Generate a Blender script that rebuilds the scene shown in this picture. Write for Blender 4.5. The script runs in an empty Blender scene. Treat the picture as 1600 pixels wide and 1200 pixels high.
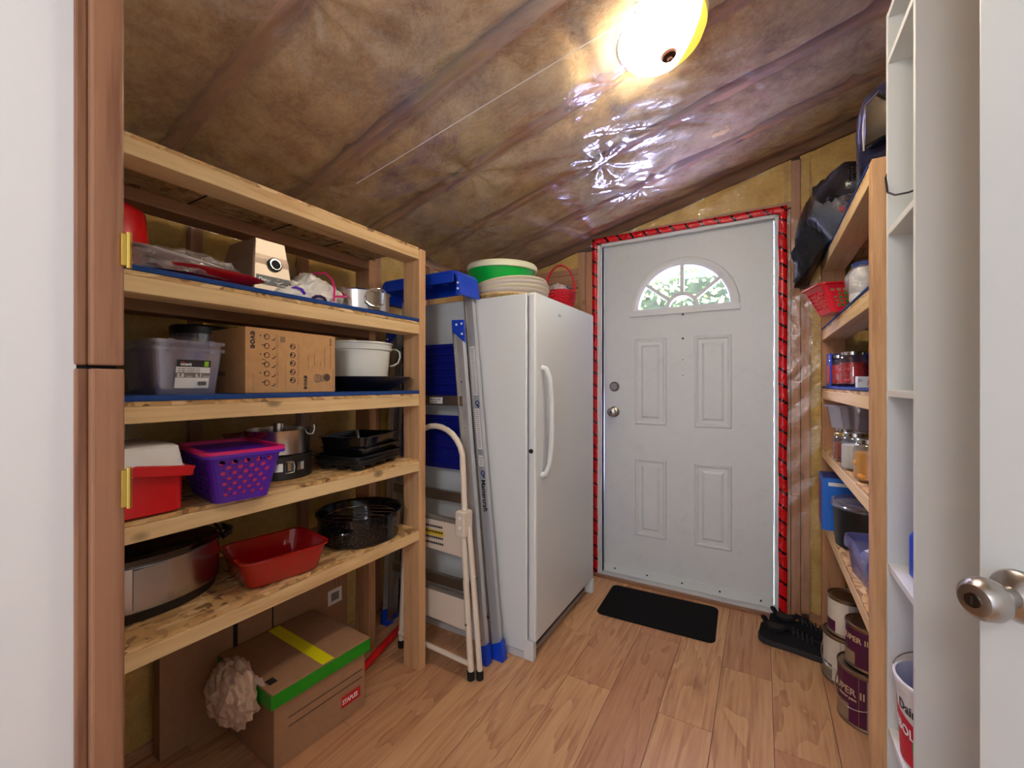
import bpy, math, random
from math import sin, cos, pi, radians as R
from mathutils import Vector, Matrix, noise
random.seed(7)
S = bpy.context.scene
COL = S.collection

# ------------------------------------------------------------------ camera, world, lights, exposure
cam_d = bpy.data.cameras.new('camera'); cam = bpy.data.objects.new('camera', cam_d); COL.objects.link(cam)
cam.location = (0, 0, 1.19); cam.rotation_euler = (R(90), 0, R(30.4))
cam_d.sensor_width = 36; cam_d.lens = 36 * 664 / 1600; cam_d.clip_start = 0.02
S.camera = cam
S.view_settings.view_transform = 'Standard'; S.view_settings.look = 'None'
S.view_settings.gamma = 1; S.view_settings.use_curve_mapping = False
S.view_settings.exposure = 0.3

W = bpy.data.worlds.new('world'); S.world = W; W.use_nodes = True
wn = W.node_tree.nodes; wn['Background'].inputs[0].default_value = (0.72, 0.80, 1.0, 1); wn['Background'].inputs[1].default_value = 1.1

def light(name, kind, loc, power, color, target=None, size=1, size_y=None, spread=None):
    d = bpy.data.lights.new(name, kind); d.energy = power; d.color = color
    if kind == 'AREA':
        d.size = size
        if size_y: d.shape = 'RECTANGLE'; d.size_y = size_y
        if spread: d.spread = spread
    elif kind == 'SUN': d.angle = R(size)
    else: d.shadow_soft_size = size
    o = bpy.data.objects.new(name, d); COL.objects.link(o); o.location = loc
    if target is not None:
        o.rotation_euler = (Vector(target) - Vector(loc)).to_track_quat('-Z', 'Y').to_euler()
    return o
light('adjoining_room_lamp', 'AREA', (-0.02, -0.75, 1.80), 6, (1.0, 0.98, 0.95), (-0.45, 1.6, 1.1), size=0.28)
light('cool_fill_behind_camera', 'AREA', (-0.05, -1.9, 1.5), 7, (0.88, 0.92, 1.0), (-0.3, 2.0, 1.2), size=1.4, size_y=1.9)  # added soft cool fill from behind the camera, not an actual window
light('ground_bounce_outside', 'AREA', (-0.9, 3.45, 0.75), 480, (0.42, 0.45, 1.0), (-0.25, 2.3, 2.1), size=1.3, size_y=0.9)
light('sky_light_outside', 'AREA', (-1.3, 3.45, 2.95), 900, (0.66, 0.60, 1.0), (-0.38, 2.6, 1.75), size=1.5, size_y=1.1)
light('sun', 'SUN', (3, 3.0, 6), 9.0, (1.0, 0.95, 0.85), (1.8, 4.4, 3.0), size=2)

# ------------------------------------------------------------------ materials
def srgb(r, g, b):
    f = lambda c: (c / 12.92 if c <= 0.04045 else ((c + 0.055) / 1.055) ** 2.4)
    return (f(r / 255), f(g / 255), f(b / 255), 1)
class NT:
    def __init__(s, name):
        s.m = bpy.data.materials.new(name); s.m.use_nodes = True
        s.t = s.m.node_tree; s.b = s.t.nodes['Principled BSDF']; s.out = s.t.nodes['Material Output']
    def n(s, k, **kw):
        x = s.t.nodes.new(k)
        for a, v in kw.items():
            if a.startswith('i_'):
                key = a[2:]; key = int(key) if key.isdigit() else key.replace('_', ' ')
                if hasattr(v, 'is_linked') or hasattr(v, 'links'): s.t.links.new(v, x.inputs[key])
                else: x.inputs[key].default_value = v
            else: setattr(x, a, v)
        return x
    def l(s, a, b): s.t.links.new(a, b)
    def coord(s, scale=(1, 1, 1), rand=True, kind='Object', rot=(0, 0, 0)):
        tc = s.n('ShaderNodeTexCoord'); v = tc.outputs[kind]
        if rand:
            oi = s.n('ShaderNodeObjectInfo'); mu = s.n('ShaderNodeMath', operation='MULTIPLY', i_0=oi.outputs['Random'], i_1=37.0)
            cb = s.n('ShaderNodeCombineXYZ', i_0=mu.outputs[0], i_1=mu.outputs[0], i_2=mu.outputs[0])
            ad = s.n('ShaderNodeVectorMath', operation='ADD', i_0=v, i_1=cb.outputs[0]); v = ad.outputs[0]
        mp = s.n('ShaderNodeMapping', i_Vector=v, i_Scale=scale, i_Rotation=rot); return mp.outputs[0]
    def noise(s, vec, scale, detail=4, rough=0.55, dist=0):
        return s.n('ShaderNodeTexNoise', i_Vector=vec, i_Scale=scale, i_Detail=detail, i_Roughness=rough, i_Distortion=dist).outputs['Fac']
    def ramp(s, fac, stops, interp='LINEAR'):
        r = s.n('ShaderNodeValToRGB', i_Fac=fac); cr = r.color_ramp; cr.interpolation = interp
        while len(cr.elements) < len(stops): cr.elements.new(0.5)
        for e, (p, c) in zip(cr.elements, stops): e.position = p; e.color = c
        return r.outputs[0]
    def mix(s, f, a, b, blend='MIX'):
        x = s.n('ShaderNodeMix', data_type='RGBA', blend_type=blend)
        for k, v in ((0, f), (6, a), (7, b)):
            if hasattr(v, 'links'): s.l(v, x.inputs[k])
            else: x.inputs[k].default_value = v
        return x.outputs[2]
    def bump(s, h, strength=0.3, dist=0.01):
        b = s.n('ShaderNodeBump', i_Height=h, i_Strength=strength, i_Distance=dist)
        s.l(b.outputs[0], s.b.inputs['Normal']); return b.outputs[0]
MATS = {}
def plain(name, c, rough=0.5, metal=0.0, spec=0.5, var=0.0, bump=0.0, bscale=60, coat=0, emis=None, sub=0):
    if name in MATS: return MATS[name]
    t = NT(name); b = t.b
    b.inputs['Roughness'].default_value = rough; b.inputs['Metallic'].default_value = metal
    b.inputs['Specular IOR Level'].default_value = spec; b.inputs['Coat Weight'].default_value = coat
    v = t.coord()
    n = t.noise(v, bscale, 3)
    c = srgb(*c)
    if var:
        lo = tuple(max(0, x * (1 - var)) for x in c[:3]) + (1,); hi = tuple(min(1, x * (1 + var)) for x in c[:3]) + (1,)
        t.l(t.ramp(n, [(0.3, lo), (0.7, hi)]), b.inputs['Base Color'])
    else: b.inputs['Base Color'].default_value = c
    if bump: t.bump(n, bump, 0.004)
    MATS[name] = t.m; return t.m
def wood(name, light_c, dark_c, axis, knots=True, rough=0.65, spec=0.3):
    key = f'{name}_{axis}'
    if key in MATS: return MATS[key]
    t = NT(key); st = [1, 1, 1]; st['xyz'.index(axis)] = 0.06
    v = t.coord(tuple(st))
    n1 = t.noise(v, 14, 4, 0.6, 1.2); n2 = t.noise(v, 110, 3, 0.6)
    fac = t.n('ShaderNodeMath', operation='MULTIPLY_ADD', i_0=n2, i_1=0.35, i_2=n1).outputs[0]
    col = t.ramp(fac, [(0.45, srgb(*dark_c)), (0.62, srgb(*[(a * 2 + b) / 3 for a, b in zip(light_c, dark_c)])), (0.8, srgb(*light_c))])
    if knots:
        kt = [1, 1, 1]; kt['xyz'.index(axis)] = 0.6
        kv = t.coord(tuple(kt))
        vo = t.n('ShaderNodeTexVoronoi', i_Vector=kv, i_Scale=6.5)
        kf = t.ramp(vo.outputs['Distance'], [(0.0, (.9, .9, .9, 1)), (0.065, (0.65, 0.65, 0.65, 1)), (0.11, (0, 0, 0, 1))])
        col = t.mix(kf, col, srgb(*[x * 0.55 for x in dark_c]))
    t.l(col, t.b.inputs['Base Color']); t.b.inputs['Roughness'].default_value = rough
    t.b.inputs['Specular IOR Level'].default_value = spec
    t.bump(n2, 0.25, 0.002); MATS[key] = t.m; return t.m
PINE = lambda a: wood('pine', (230, 200, 150), (204, 164, 114), a)
STUD = lambda a: wood('stud_wood', (196, 148, 108), (158, 110, 76), a)
POST = lambda a: wood('post_wood', (214, 170, 124), (172, 124, 84), a)  # shelf posts: darker, redder pine, with their side shading put into the colour
JAMB = lambda a: wood('jamb_wood', (156, 112, 84), (122, 82, 60), a, knots=False, rough=0.45)
DARKW = lambda a: wood('rough_timber', (128, 94, 70), (96, 68, 52), a)

def osb():
    if 'osb' in MATS: return MATS['osb']
    t = NT('osb')
    v = t.coord((1, 0.35, 1), rot=(0, 0, 0.3)); v2 = t.coord((0.4, 1, 1), rot=(0, 0, -0.5))
    a = t.n('ShaderNodeTexVoronoi', i_Vector=v, i_Scale=70.0); b = t.n('ShaderNodeTexVoronoi', i_Vector=v2, i_Scale=60.0)
    ca = t.ramp(a.outputs['Color'], [(0.1, srgb(150, 108, 64)), (0.4, srgb(206, 164, 108)), (0.9, srgb(232, 200, 150))])
    cb = t.ramp(b.outputs['Color'], [(0.1, srgb(120, 84, 50)), (0.5, srgb(214, 172, 112)), (0.9, srgb(190, 146, 92))])
    n = t.noise(v, 25, 2)
    t.l(t.mix(t.ramp(n, [(0.48, (0, 0, 0, 1)), (0.52, (1, 1, 1, 1))]), ca, cb), t.b.inputs['Base Color'])
    t.b.inputs['Roughness'].default_value = 0.6; t.bump(a.outputs['Distance'], 0.4, 0.003)
    MATS['osb'] = t.m; return t.m
def laminate():
    t = NT('laminate_oak')
    v = t.coord((1, 0.05, 1)); v2 = t.coord((1, 0.13, 1))
    n1 = t.noise(v2, 6.5, 3, 0.5, 1.0); n2 = t.noise(v, 90, 3, 0.6)
    rings = t.n('ShaderNodeMath', operation='FRACT', i_0=t.n('ShaderNodeMath', operation='MULTIPLY', i_0=n1, i_1=7.0).outputs[0]).outputs[0]
    fac = t.n('ShaderNodeMath', operation='MULTIPLY_ADD', i_0=n2, i_1=0.5, i_2=t.n('ShaderNodeMath', operation='MULTIPLY', i_0=rings, i_1=0.19).outputs[0]).outputs[0]
    col = t.ramp(fac, [(0.18, srgb(178, 132, 98)), (0.30, srgb(206, 164, 126)), (0.5, srgb(222, 184, 144))])
    oi = t.n('ShaderNodeObjectInfo'); tone = t.ramp(oi.outputs['Random'], [(0, srgb(226, 206, 194)), (0.4, srgb(250, 240, 226)), (0.7, srgb(240, 226, 214)), (1, srgb(255, 250, 235))])
    col = t.mix(1.0, col, tone, 'MULTIPLY')
    vo = t.n('ShaderNodeTexVoronoi', i_Vector=t.coord((1, 0.33, 1)), i_Scale=5.0)
    kf = t.ramp(vo.outputs['Distance'], [(0.0, (0.75, 0.75, 0.75, 1)), (0.07, (0.3, 0.3, 0.3, 1)), (0.17, (0, 0, 0, 1))])
    col = t.mix(kf, col, srgb(134, 84, 58))
    t.l(col, t.b.inputs['Base Color']); t.b.inputs['Roughness'].default_value = 0.42
    t.b.inputs['Specular IOR Level'].default_value = 0.4; t.bump(n2, 0.12, 0.001); return t.m
def batt_mat(name, a, b, c):
    t = NT(name); v = t.coord((1, 1, 1))
    n = t.noise(v, 9, 6, 0.7); n2 = t.noise(v, 90, 3, 0.7)
    f = t.n('ShaderNodeMath', operation='MULTIPLY_ADD', i_0=n2, i_1=0.35, i_2=n).outputs[0]
    t.l(t.ramp(f, [(0.42, srgb(*a)), (0.66, srgb(*b)), (0.9, srgb(*c))]), t.b.inputs['Base Color'])
    t.b.inputs['Roughness'].default_value = 0.95; t.b.inputs['Specular IOR Level'].default_value = 0.1
    t.bump(f, 0.7, 0.012); return t.m
def film_mat(name, haze=0.08, gloss=0.16, rough=0.16, tint=(0.98, 0.97, 0.96, 1), hcol=(0.9, 0.9, 0.95, 1), bump=0.4, bs=9, facing=0.45, stretch=(1, 1, 1), fresnel=True):
    t = NT(name); t.t.nodes.remove(t.b)
    v = t.coord(stretch); n = t.noise(v, bs, 5, 0.6, 0.6)
    b = t.n('ShaderNodeBump', i_Height=n, i_Strength=bump, i_Distance=0.02)
    tr = t.n('ShaderNodeBsdfTransparent', i_Color=tint)
    df = t.n('ShaderNodeBsdfDiffuse', i_Color=hcol, i_Normal=b.outputs[0])
    gl = t.n('ShaderNodeBsdfGlossy', i_Roughness=rough, i_Normal=b.outputs[0])
    m1 = t.n('ShaderNodeMixShader', i_0=haze, i_1=tr.outputs[0], i_2=df.outputs[0])
    lw = t.n('ShaderNodeLayerWeight', i_Blend=facing, i_Normal=b.outputs[0])
    mu = t.n('ShaderNodeMath', operation='MULTIPLY_ADD', i_0=lw.outputs['Facing'], i_1=gloss * 1.4, i_2=gloss * 0.5)
    m2 = t.n('ShaderNodeMixShader', i_0=mu.outputs[0], i_1=m1.outputs[0], i_2=gl.outputs[0])
    t.l(m2.outputs[0], t.out.inputs[0]); return t.m
def steel(name, c, rough=0.28, axis='z', aniso=True):
    t = NT(name); st = [1, 1, 1]; st['xyz'.index(axis)] = 0.02
    n = t.noise(t.coord(tuple(st)), 240, 2)
    t.b.inputs['Base Color'].default_value = srgb(*c); t.b.inputs['Metallic'].default_value = 1
    t.l(t.n('ShaderNodeMath', operation='MULTIPLY_ADD', i_0=n, i_1=0.06, i_2=rough - 0.03).outputs[0], t.b.inputs['Roughness'])
    return t.m
def emit(name, c, s):
    t = NT(name); t.b.inputs['Base Color'].default_value = srgb(*c); t.b.inputs['Emission Color'].default_value = srgb(*c)
    t.b.inputs['Emission Strength'].default_value = s; return t.m

OSB = osb(); LAM = laminate()
BATT = batt_mat('wall_insulation', (194, 152, 74), (218, 182, 96), (236, 206, 124))
CBATT = batt_mat('ceiling_insulation', (150, 112, 66), (214, 178, 122), (246, 222, 168))
CFILM = film_mat('ceiling_vapour_film', haze=0.15, gloss=0.24, rough=0.15, tint=(0.97, 0.95, 0.93, 1), hcol=(0.84, 0.80, 0.84, 1), bump=0.6, bs=6, stretch=(0.5, 1, 1))
WFILM = film_mat('wall_vapour_film', haze=0.04, gloss=0.12, rough=0.12, bump=0.5, bs=10)
CLEAR = film_mat('clear_plastic', haze=0.17, gloss=0.26, rough=0.12, tint=(0.86, 0.85, 0.92, 1), hcol=(0.72, 0.70, 0.86, 1), bump=0.02)
GLASS = film_mat('jar_glass', haze=0.01, gloss=0.11, rough=0.04, bump=0.0, tint=(0.95, 0.96, 0.96, 1))
PANE = film_mat('window_glass', haze=0.01, gloss=0.06, rough=0.01, bump=0.0)
BAG = film_mat('crumpled_clear_bag', haze=0.12, gloss=0.35, rough=0.12, bump=0.9, bs=25, hcol=(0.85, 0.82, 0.84, 1))
WHITE = plain('white_paint', (218, 222, 221), 0.45, bump=0.03, bscale=30)
TRIMW = plain('wall_paint', (226, 225, 224), 0.6, bump=0.05, bscale=80)
MELA = plain('white_melamine', (218, 220, 219), 0.35)
FRIDGE = plain('appliance_white', (222, 226, 226), 0.34, bump=0.05, bscale=500)
FRIDGE2 = plain('appliance_trim', (200, 200, 200), 0.4)
BLACKP = plain('black_plastic', (20, 20, 22), 0.35)
BLACKG = plain('black_gloss', (12, 12, 16), 0.12, coat=0.4)
DARK = plain('dark_gap', (30, 28, 28), 0.8)
RUB = plain('black_rubber', (16, 16, 16), 0.8)
RED = plain('red_plastic', (206, 18, 22), 0.3)
REDE = plain('red_enamel', (176, 10, 18), 0.12, coat=0.6)
PURPLE = plain('purple_plastic', (88, 32, 186), 0.35)
PINK = plain('pink_plastic', (226, 30, 120), 0.35)
BLUE = plain('blue_plastic', (16, 66, 200), 0.35)
DBLUE = plain('deep_blue_plastic', (10, 24, 130), 0.4)
LINER = plain('blue_shelf_liner', (16, 62, 132), 0.85, var=0.15, bump=0.4, bscale=300)
GREEN = plain('green_plastic', (10, 180, 70), 0.3)
GTAPE = plain('green_tape', (8, 140, 20), 0.3)
YTAPE = plain('yellow_tape', (232, 224, 20), 0.4)
CREAM = plain('cream_plastic', (236, 226, 200), 0.4)
CREAMP = plain('cream_paint', (228, 214, 196), 0.35)
CARD = plain('cardboard', (196, 150, 102), 0.85, var=0.06, bscale=40, bump=0.1)
CARD2 = plain('brown_cardboard', (160, 120, 88), 0.85, var=0.06, bscale=40, bump=0.1)
KRAFT = plain('kraft_paper', (196, 168, 146), 0.8)
WICK = plain('wicker', (206, 168, 110), 0.7, var=0.2, bscale=120, bump=0.3)
INK = plain('black_ink', (34, 30, 32), 0.6)
WINK = plain('white_ink', (236, 236, 236), 0.6)
GINK = plain('grey_ink', (130, 120, 112), 0.6)
REDINK = plain('red_ink', (190, 24, 30), 0.5)
NAVY = plain('navy_ink', (30, 50, 110), 0.5)
ALU = plain('aluminium', (196, 198, 202), 0.38, metal=.55)
ALUD = steel('aluminium_shade', (168, 160, 150), 0.42)
SS = steel('stainless', (200, 196, 190), 0.24, 'z')
CHROME = plain('chrome', (210, 210, 205), 0.12, metal=1)
NICKEL = steel('satin_nickel', (178, 172, 166), 0.3, 'x')
BRASS = plain('brass', (214, 180, 90), 0.3, metal=1)
PAPERW = plain('white_paper', (232, 230, 228), 0.7)
def speckle():
    t = NT('speckled_enamel'); v = t.coord()
    vo = t.n('ShaderNodeTexVoronoi', i_Vector=v, i_Scale=160.0)
    t.l(t.ramp(vo.outputs['Distance'], [(0.0, srgb(120, 120, 124)), (0.16, srgb(90, 90, 96)), (0.22, srgb(10, 10, 12))]), t.b.inputs['Base Color'])
    t.b.inputs['Roughness'].default_value = 0.12; return t.m
ENAM = speckle()
def tape_mat(axis):
    t = NT('printed_red_tape_' + axis); v = t.coord((1, 1, 1), rand=False)
    sx = t.n('ShaderNodeSeparateXYZ', i_0=v)
    a, b = (sx.outputs[2], sx.outputs[0]) if axis == 'z' else (sx.outputs[0], sx.outputs[2])
    n = t.noise(v, 30, 3)
    k = t.n('ShaderNodeMath', operation='MULTIPLY_ADD', i_0=b, i_1=0.7, i_2=a).outputs[0]
    k = t.n('ShaderNodeMath', operation='MULTIPLY_ADD', i_0=n, i_1=0.012, i_2=k).outputs[0]
    k = t.n('ShaderNodeMath', operation='FRACT', i_0=t.n('ShaderNodeMath', operation='MULTIPLY', i_0=k, i_1=13.0).outputs[0]).outputs[0]
    w = t.noise(v, 160, 1)
    k2 = t.n('ShaderNodeMath', operation='MULTIPLY_ADD', i_0=w, i_1=0.3, i_2=k).outputs[0]
    t.l(t.ramp(k2, [(0.0, srgb(214, 18, 26)), (0.34, srgb(30, 8, 14)), (0.52, srgb(214, 18, 26))], 'CONSTANT'), t.b.inputs['Base Color'])
    t.b.inputs['Roughness'].default_value = 0.2; t.bump(n, 0.8, 0.01); return t.m

# ------------------------------------------------------------------ mesh helper
class G:
    def __init__(s, off=(0, 0, 0)): s.v = []; s.f = []; s.m = []; s.mi = 0; s.o = Vector(off)
    def V(s, p): s.v.append(Vector(p) - s.o); return len(s.v) - 1
    def F(s, *i): s.f.append(tuple(i)); s.m.append(s.mi)
    def box(s, x0, x1, y0, y1, z0, z1, M=None):
        c = [(x, y, z) for z in (z0, z1) for y in (y0, y1) for x in (x0, x1)]
        if M is not None: c = [M @ Vector(p) for p in c]
        b = [s.V(p) for p in c]
        for q in ((0, 2, 3, 1), (4, 5, 7, 6), (0, 1, 5, 4), (2, 6, 7, 3), (0, 4, 6, 2), (1, 3, 7, 5)): s.F(*[b[k] for k in q])
        return s
    def loft(s, loops, cap0=True, cap1=True, close=True):
        ids = [[s.V(p) for p in lp] for lp in loops]; n = len(ids[0])
        for a, b in zip(ids, ids[1:]):
            for k in range(n if close else n - 1):
                j = (k + 1) % n; s.F(a[k], a[j], b[j], b[k])
        if cap0: s.F(*reversed(ids[0]))
        if cap1: s.F(*ids[-1])
        return s
    def lathe(s, prof, c=(0, 0, 0), n=32, sx=1, sy=1, cap0=True, cap1=True, M=None):
        loops = []
        for r, z in prof:
            lp = [Vector((r * sx * cos(2 * pi * k / n), r * sy * sin(2 * pi * k / n), z)) for k in range(n)]
            if M is not None: lp = [M @ p for p in lp]
            loops.append([p + Vector(c) for p in lp])
        return s.loft(loops, cap0, cap1)
    def cyl(s, p0, p1, r0, r1=None, n=16, caps=True):
        p0, p1 = Vector(p0), Vector(p1); r1 = r0 if r1 is None else r1
        q = (p1 - p0).to_track_quat('Z', 'Y')
        lp = lambda p, r: [p + q @ Vector((r * cos(2 * pi * k / n), r * sin(2 * pi * k / n), 0)) for k in range(n)]
        return s.loft([lp(p0, r0), lp(p1, r1)], caps, caps)
    def tube(s, pts, r, n=8, closed=False):
        pts = [Vector(p) for p in pts]; N = len(pts); loops = []; up = None
        for i, p in enumerate(pts):
            if closed: d = pts[(i + 1) % N] - pts[i - 1]
            else: d = pts[min(i + 1, N - 1)] - pts[max(i - 1, 0)]
            d.normalize()
            if up is None: up = Vector((0, 0, 1)) if abs(d.z) < 0.9 else Vector((1, 0, 0))
            a = d.cross(up).normalized(); up = a.cross(d).normalized()
            loops.append([p + r * (a * cos(2 * pi * k / n) + up * sin(2 * pi * k / n)) for k in range(n)])
        if closed: loops.append(loops[0]); return s.loft(loops, False, False)
        return s.loft(loops)
    def rr(s, hx, hy, r, z, cx=0, cy=0, seg=5):
        r = min(r, hx - 1e-4, hy - 1e-4); out = []
        for q, (sx, sy) in enumerate(((1, 1), (-1, 1), (-1, -1), (1, -1))):
            for k in range(seg + 1):
                a = pi / 2 * (q + k / seg)
                out.append((cx + sx * (hx - r) + r * cos(a), cy + sy * (hy - r) + r * sin(a), z))
        return out
    def rloft(s, lv, cap0=True, cap1=True, seg=5, M=None):   # lv: (hx,hy,r,z)
        loops = [s.rr(a, b, r, z, seg=seg) for a, b, r, z in lv]
        if M is not None: loops = [[M @ Vector(p) for p in lp] for lp in loops]
        return s.loft(loops, cap0, cap1)
    def poly(s, pts, thick):   # pts planar polygon, thick vector
        a = [s.V(p) for p in pts]; b = [s.V(Vector(p) + Vector(thick)) for p in pts]; n = len(a)
        s.F(*reversed(a)); s.F(*b)
        for k in range(n): j = (k + 1) % n; s.F(a[k], a[j], b[j], b[k])
        return s
    def blob(s, c, rad, amp=0.1, freq=3, sub=3, seed=0, squash=None, ridge=False):
        import bmesh
        bm = bmesh.new(); bmesh.ops.create_icosphere(bm, subdivisions=sub, radius=1)
        base = len(s.v)
        for v in bm.verts:
            p = v.co.copy(); q = p * freq + Vector((seed * 3.1, seed, -seed))
            n = noise.turbulence(q, 4, ridge) if ridge else noise.fractal(q, 1, 2, 4)
            k = 1 + amp * n
            w = Vector((p.x * rad[0], p.y * rad[1], p.z * rad[2])) * k
            if squash: w = squash(w)
            s.V(w + Vector(c))
        for f in bm.faces: s.F(*[base + v.index for v in f.verts])
        bm.free(); return s
def mesh_of(name, g, mats, smooth=False, ang=35):
    me = bpy.data.meshes.new(name); me.from_pydata(g.v, [], g.f); me.validate()
    for m in (mats if isinstance(mats, (list, tuple)) else [mats]): me.materials.append(m)
    if isinstance(mats, (list, tuple)) and len(me.polygons) == len(g.m): me.polygons.foreach_set('material_index', g.m)
    import bmesh
    bm = bmesh.new(); bm.from_mesh(me); bmesh.ops.recalc_face_normals(bm, faces=bm.faces); bm.to_mesh(me); bm.free()
    if smooth:
        me.polygons.foreach_set('use_smooth', [True] * len(me.polygons)); me.set_sharp_from_angle(angle=R(ang))
    return me
def obj(name, g, mat, parent=None, smooth=False, bevel=0, solid=0, loc=None, rot=None, me=None, label=None, ang=35):
    me = me or mesh_of(name, g, mat, smooth, ang)
    o = bpy.data.objects.new(name, me); COL.objects.link(o)
    if parent: o.parent = parent
    if loc: o.location = loc
    if rot: o.rotation_euler = rot
    if solid:
        md = o.modifiers.new('thickness', 'SOLIDIFY'); md.thickness = solid; md.offset = -1
    if bevel:
        md = o.modifiers.new('bevel', 'BEVEL'); md.width = bevel; md.segments = 2; md.limit_method = 'ANGLE'; md.angle_limit = R(40)
    if label: o['label'] = label
    return o
def thing(name, label, cat, loc=(0, 0, 0), rotz=0, group=None, tilt=None):
    o = bpy.data.objects.new(name, None); COL.objects.link(o); o.empty_display_size = 0.05
    o.location = loc; o.rotation_euler = tilt if tilt else (0, 0, rotz)
    o['label'] = label; o['category'] = cat
    if group: o['group'] = group
    return o
def tag(o, label, cat, group=None):
    o['label'] = label; o['category'] = cat
    if group: o['group'] = group
    return o
def struct(name, g, mat, **k):
    o = obj(name, g, mat, **k); o['kind'] = 'structure'; return o
def text(s, size, origin, xd, up, mat, parent, name='lettering', sx=1.0, align='LEFT', bold=0.0):
    cu = bpy.data.curves.new(name, 'FONT'); cu.body = s; cu.size = size; cu.extrude = 0.0003; cu.align_x = align; cu.offset = bold
    cu.resolution_u = 2
    t = bpy.data.objects.new('tmp_text', cu); COL.objects.link(t)
    bpy.context.view_layer.update()
    me = bpy.data.meshes.new_from_object(t.evaluated_get(bpy.context.evaluated_depsgraph_get()))
    bpy.data.objects.remove(t)
    xd = Vector(xd).normalized(); up = Vector(up).normalized(); nz = xd.cross(up)
    M = Matrix(((xd.x * sx, up.x, nz.x, origin[0]), (xd.y * sx, up.y, nz.y, origin[1]), (xd.z * sx, up.z, nz.z, origin[2]), (0, 0, 0, 1)))
    me.transform(M); me.materials.clear(); me.materials.append(mat); me.name = name
    o = bpy.data.objects.new(name, me); COL.objects.link(o); o.parent = parent; return o
def copy_tree(o, parent=None):
    c = o.copy(); COL.objects.link(c); c.parent = parent
    for ch in list(o.children): copy_tree(ch, c)
    return c
CZ = lambda x: 2.349 + 0.254 * x      # underside of the sloping ceiling

# ================================================================== SETTING
XL, XR, YB, YF = -1.69, 0.72, 2.60, 0.27
floor = struct('floor', G().box(XL - .1, XR + .1, -2.0, YB + .05, -0.05, -0.008), DARK)
pw = 0.18; k = 0; plank_mesh = {}
for i in range(-9, 6):
    x0 = -0.144 + pw * i; x1 = min(x0 + pw, XR); xa = max(x0, XL)
    if x1 - xa < 0.02: continue
    y = -0.9 + random.uniform(0, 1.0) - 1.2
    while y < YB:
        y0, y1 = max(y, -1.4), min(y + 1.22, YB)
        if y1 - y0 > 0.05:
            key = (round(x1 - xa, 3), round(y1 - y0, 2))
            if key not in plank_mesh:
                plank_mesh[key] = mesh_of('plank', G().box(0.0009, key[0] - 0.0009, 0.0008, key[1] - 0.0008, -0.008, 0), LAM)
            obj('plank', None, None, floor, loc=(xa, y0, 0), me=plank_mesh[key])
        y += 1.22
# --- walls: sheathing, studs, batts, film
def wallboard(name, *b): return struct(name, G().box(*b), DARKW('z'))
wl = wallboard('wall_left', XL - .14, XL - .09, YF - .1, YB + .1, 0, CZ(XL) + .1)
g = G(); xc, zc, rh = -0.394, 1.625, 0.262
for a, b, c, d in ((XL - .14, -0.90, 0, 2.5), (0.09, XR + .1, 0, 2.7), (-0.90, 0.09, 2.075, 2.7)): g.box(a, b, YB + .10, YB + .13, c, d)
wb = struct('wall_back', g, DARKW('x'))
wr = wallboard('wall_right', XR + .09, XR + .14, YF - .1, YB + .1, 0, 2.7)
def lumber(parent, b, ax, mat=STUD, name='stud', bevel=0.002):
    g = G().box(*b); o = obj(name, g, mat(ax), parent, bevel=bevel); return o
def batt(parent, b, mat, face, amp=0.012, seed=0, name='batt'):
    """insulation slab: flat box with a lumpy face; face = '+x','-y','-z','-x'"""
    g = G(); x0, x1, y0, y1, z0, z1 = b
    if face in ('+x', '-x'):
        nu, nv = max(3, int((y1 - y0) / .03)), max(3, int((z1 - z0) / .03)); P = lambda s, t, d: ((x1 if face == '+x' else x0) + (d if face == '+x' else -d), y0 + s * (y1 - y0), z0 + t * (z1 - z0))
        tb = lambda: g.box(x0, x1 - .003, y0, y1, z0, z1) if face == '+x' else g.box(x0 + .003, x1, y0, y1, z0, z1)
    else:
        nu, nv = max(3, int((x1 - x0) / .03)), max(3, int((z1 - z0) / .03)); P = lambda s, t, d: (x0 + s * (x1 - x0), y0 - d, z0 + t * (z1 - z0))
        tb = lambda: g.box(x0, x1, y0 + .003, y1, z0, z1)
    rows = []
    for j in range(nv + 1):
        r = []
        for i in range(nu + 1):
            s, t = i / nu, j / nv; e = min(1, 6 * min(s, 1 - s, ) + .05) ** .5
            p = P(s, t, 0); n = noise.fractal(Vector(p) * 7 + Vector((seed, 0, 0)), 1, 2, 3)
            r.append(g.V(P(s, t, (amp * (n - .2)) * 1.2 - (1 - e) * .02)))
        rows.append(r)
    for j in range(nv):
        for i in range(nu): g.F(rows[j][i], rows[j][i + 1], rows[j + 1][i + 1], rows[j + 1][i])
    return obj(name, g, mat, parent, smooth=True, ang=80)
# left wall: stud face at XL
zl = CZ(XL) - .0
ys = [0.30, 0.70, 1.105, 1.51, 1.92, 2.33, 2.56]
for y in ys: lumber(wl, (XL - .089, XL, y, y + .038, .038, zl - .04), 'z')
lumber(wl, (XL - .089, XL, YF, YB, 0, .038), 'y', name='bottom_plate'); lumber(wl, (XL - .089, XL, YF, YB, zl - .04, zl), 'y', name='top_plate')
for i, (a, b) in enumerate(zip([YF - .02] + ys, ys + [YB])):
    if b - a > .06: batt(wl, (XL - .09, XL - .012, a + .038, b, .038, zl - .04), BATT, '+x', .014, i * 3)
# right wall
for y in (0.35, 0.76, 1.17, 1.58, 1.99, 2.40, 2.56): lumber(wr, (XR, XR + .089, y, y + .038, .0, CZ(XR)), 'z')
for i, y in enumerate((0.35, 0.76, 1.17, 1.58, 1.99)): batt(wr, (XR + .012, XR + .09, y + .038, y + .41, .0, CZ(XR) - .02), BATT, '-x', .014, i * 5)
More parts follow.
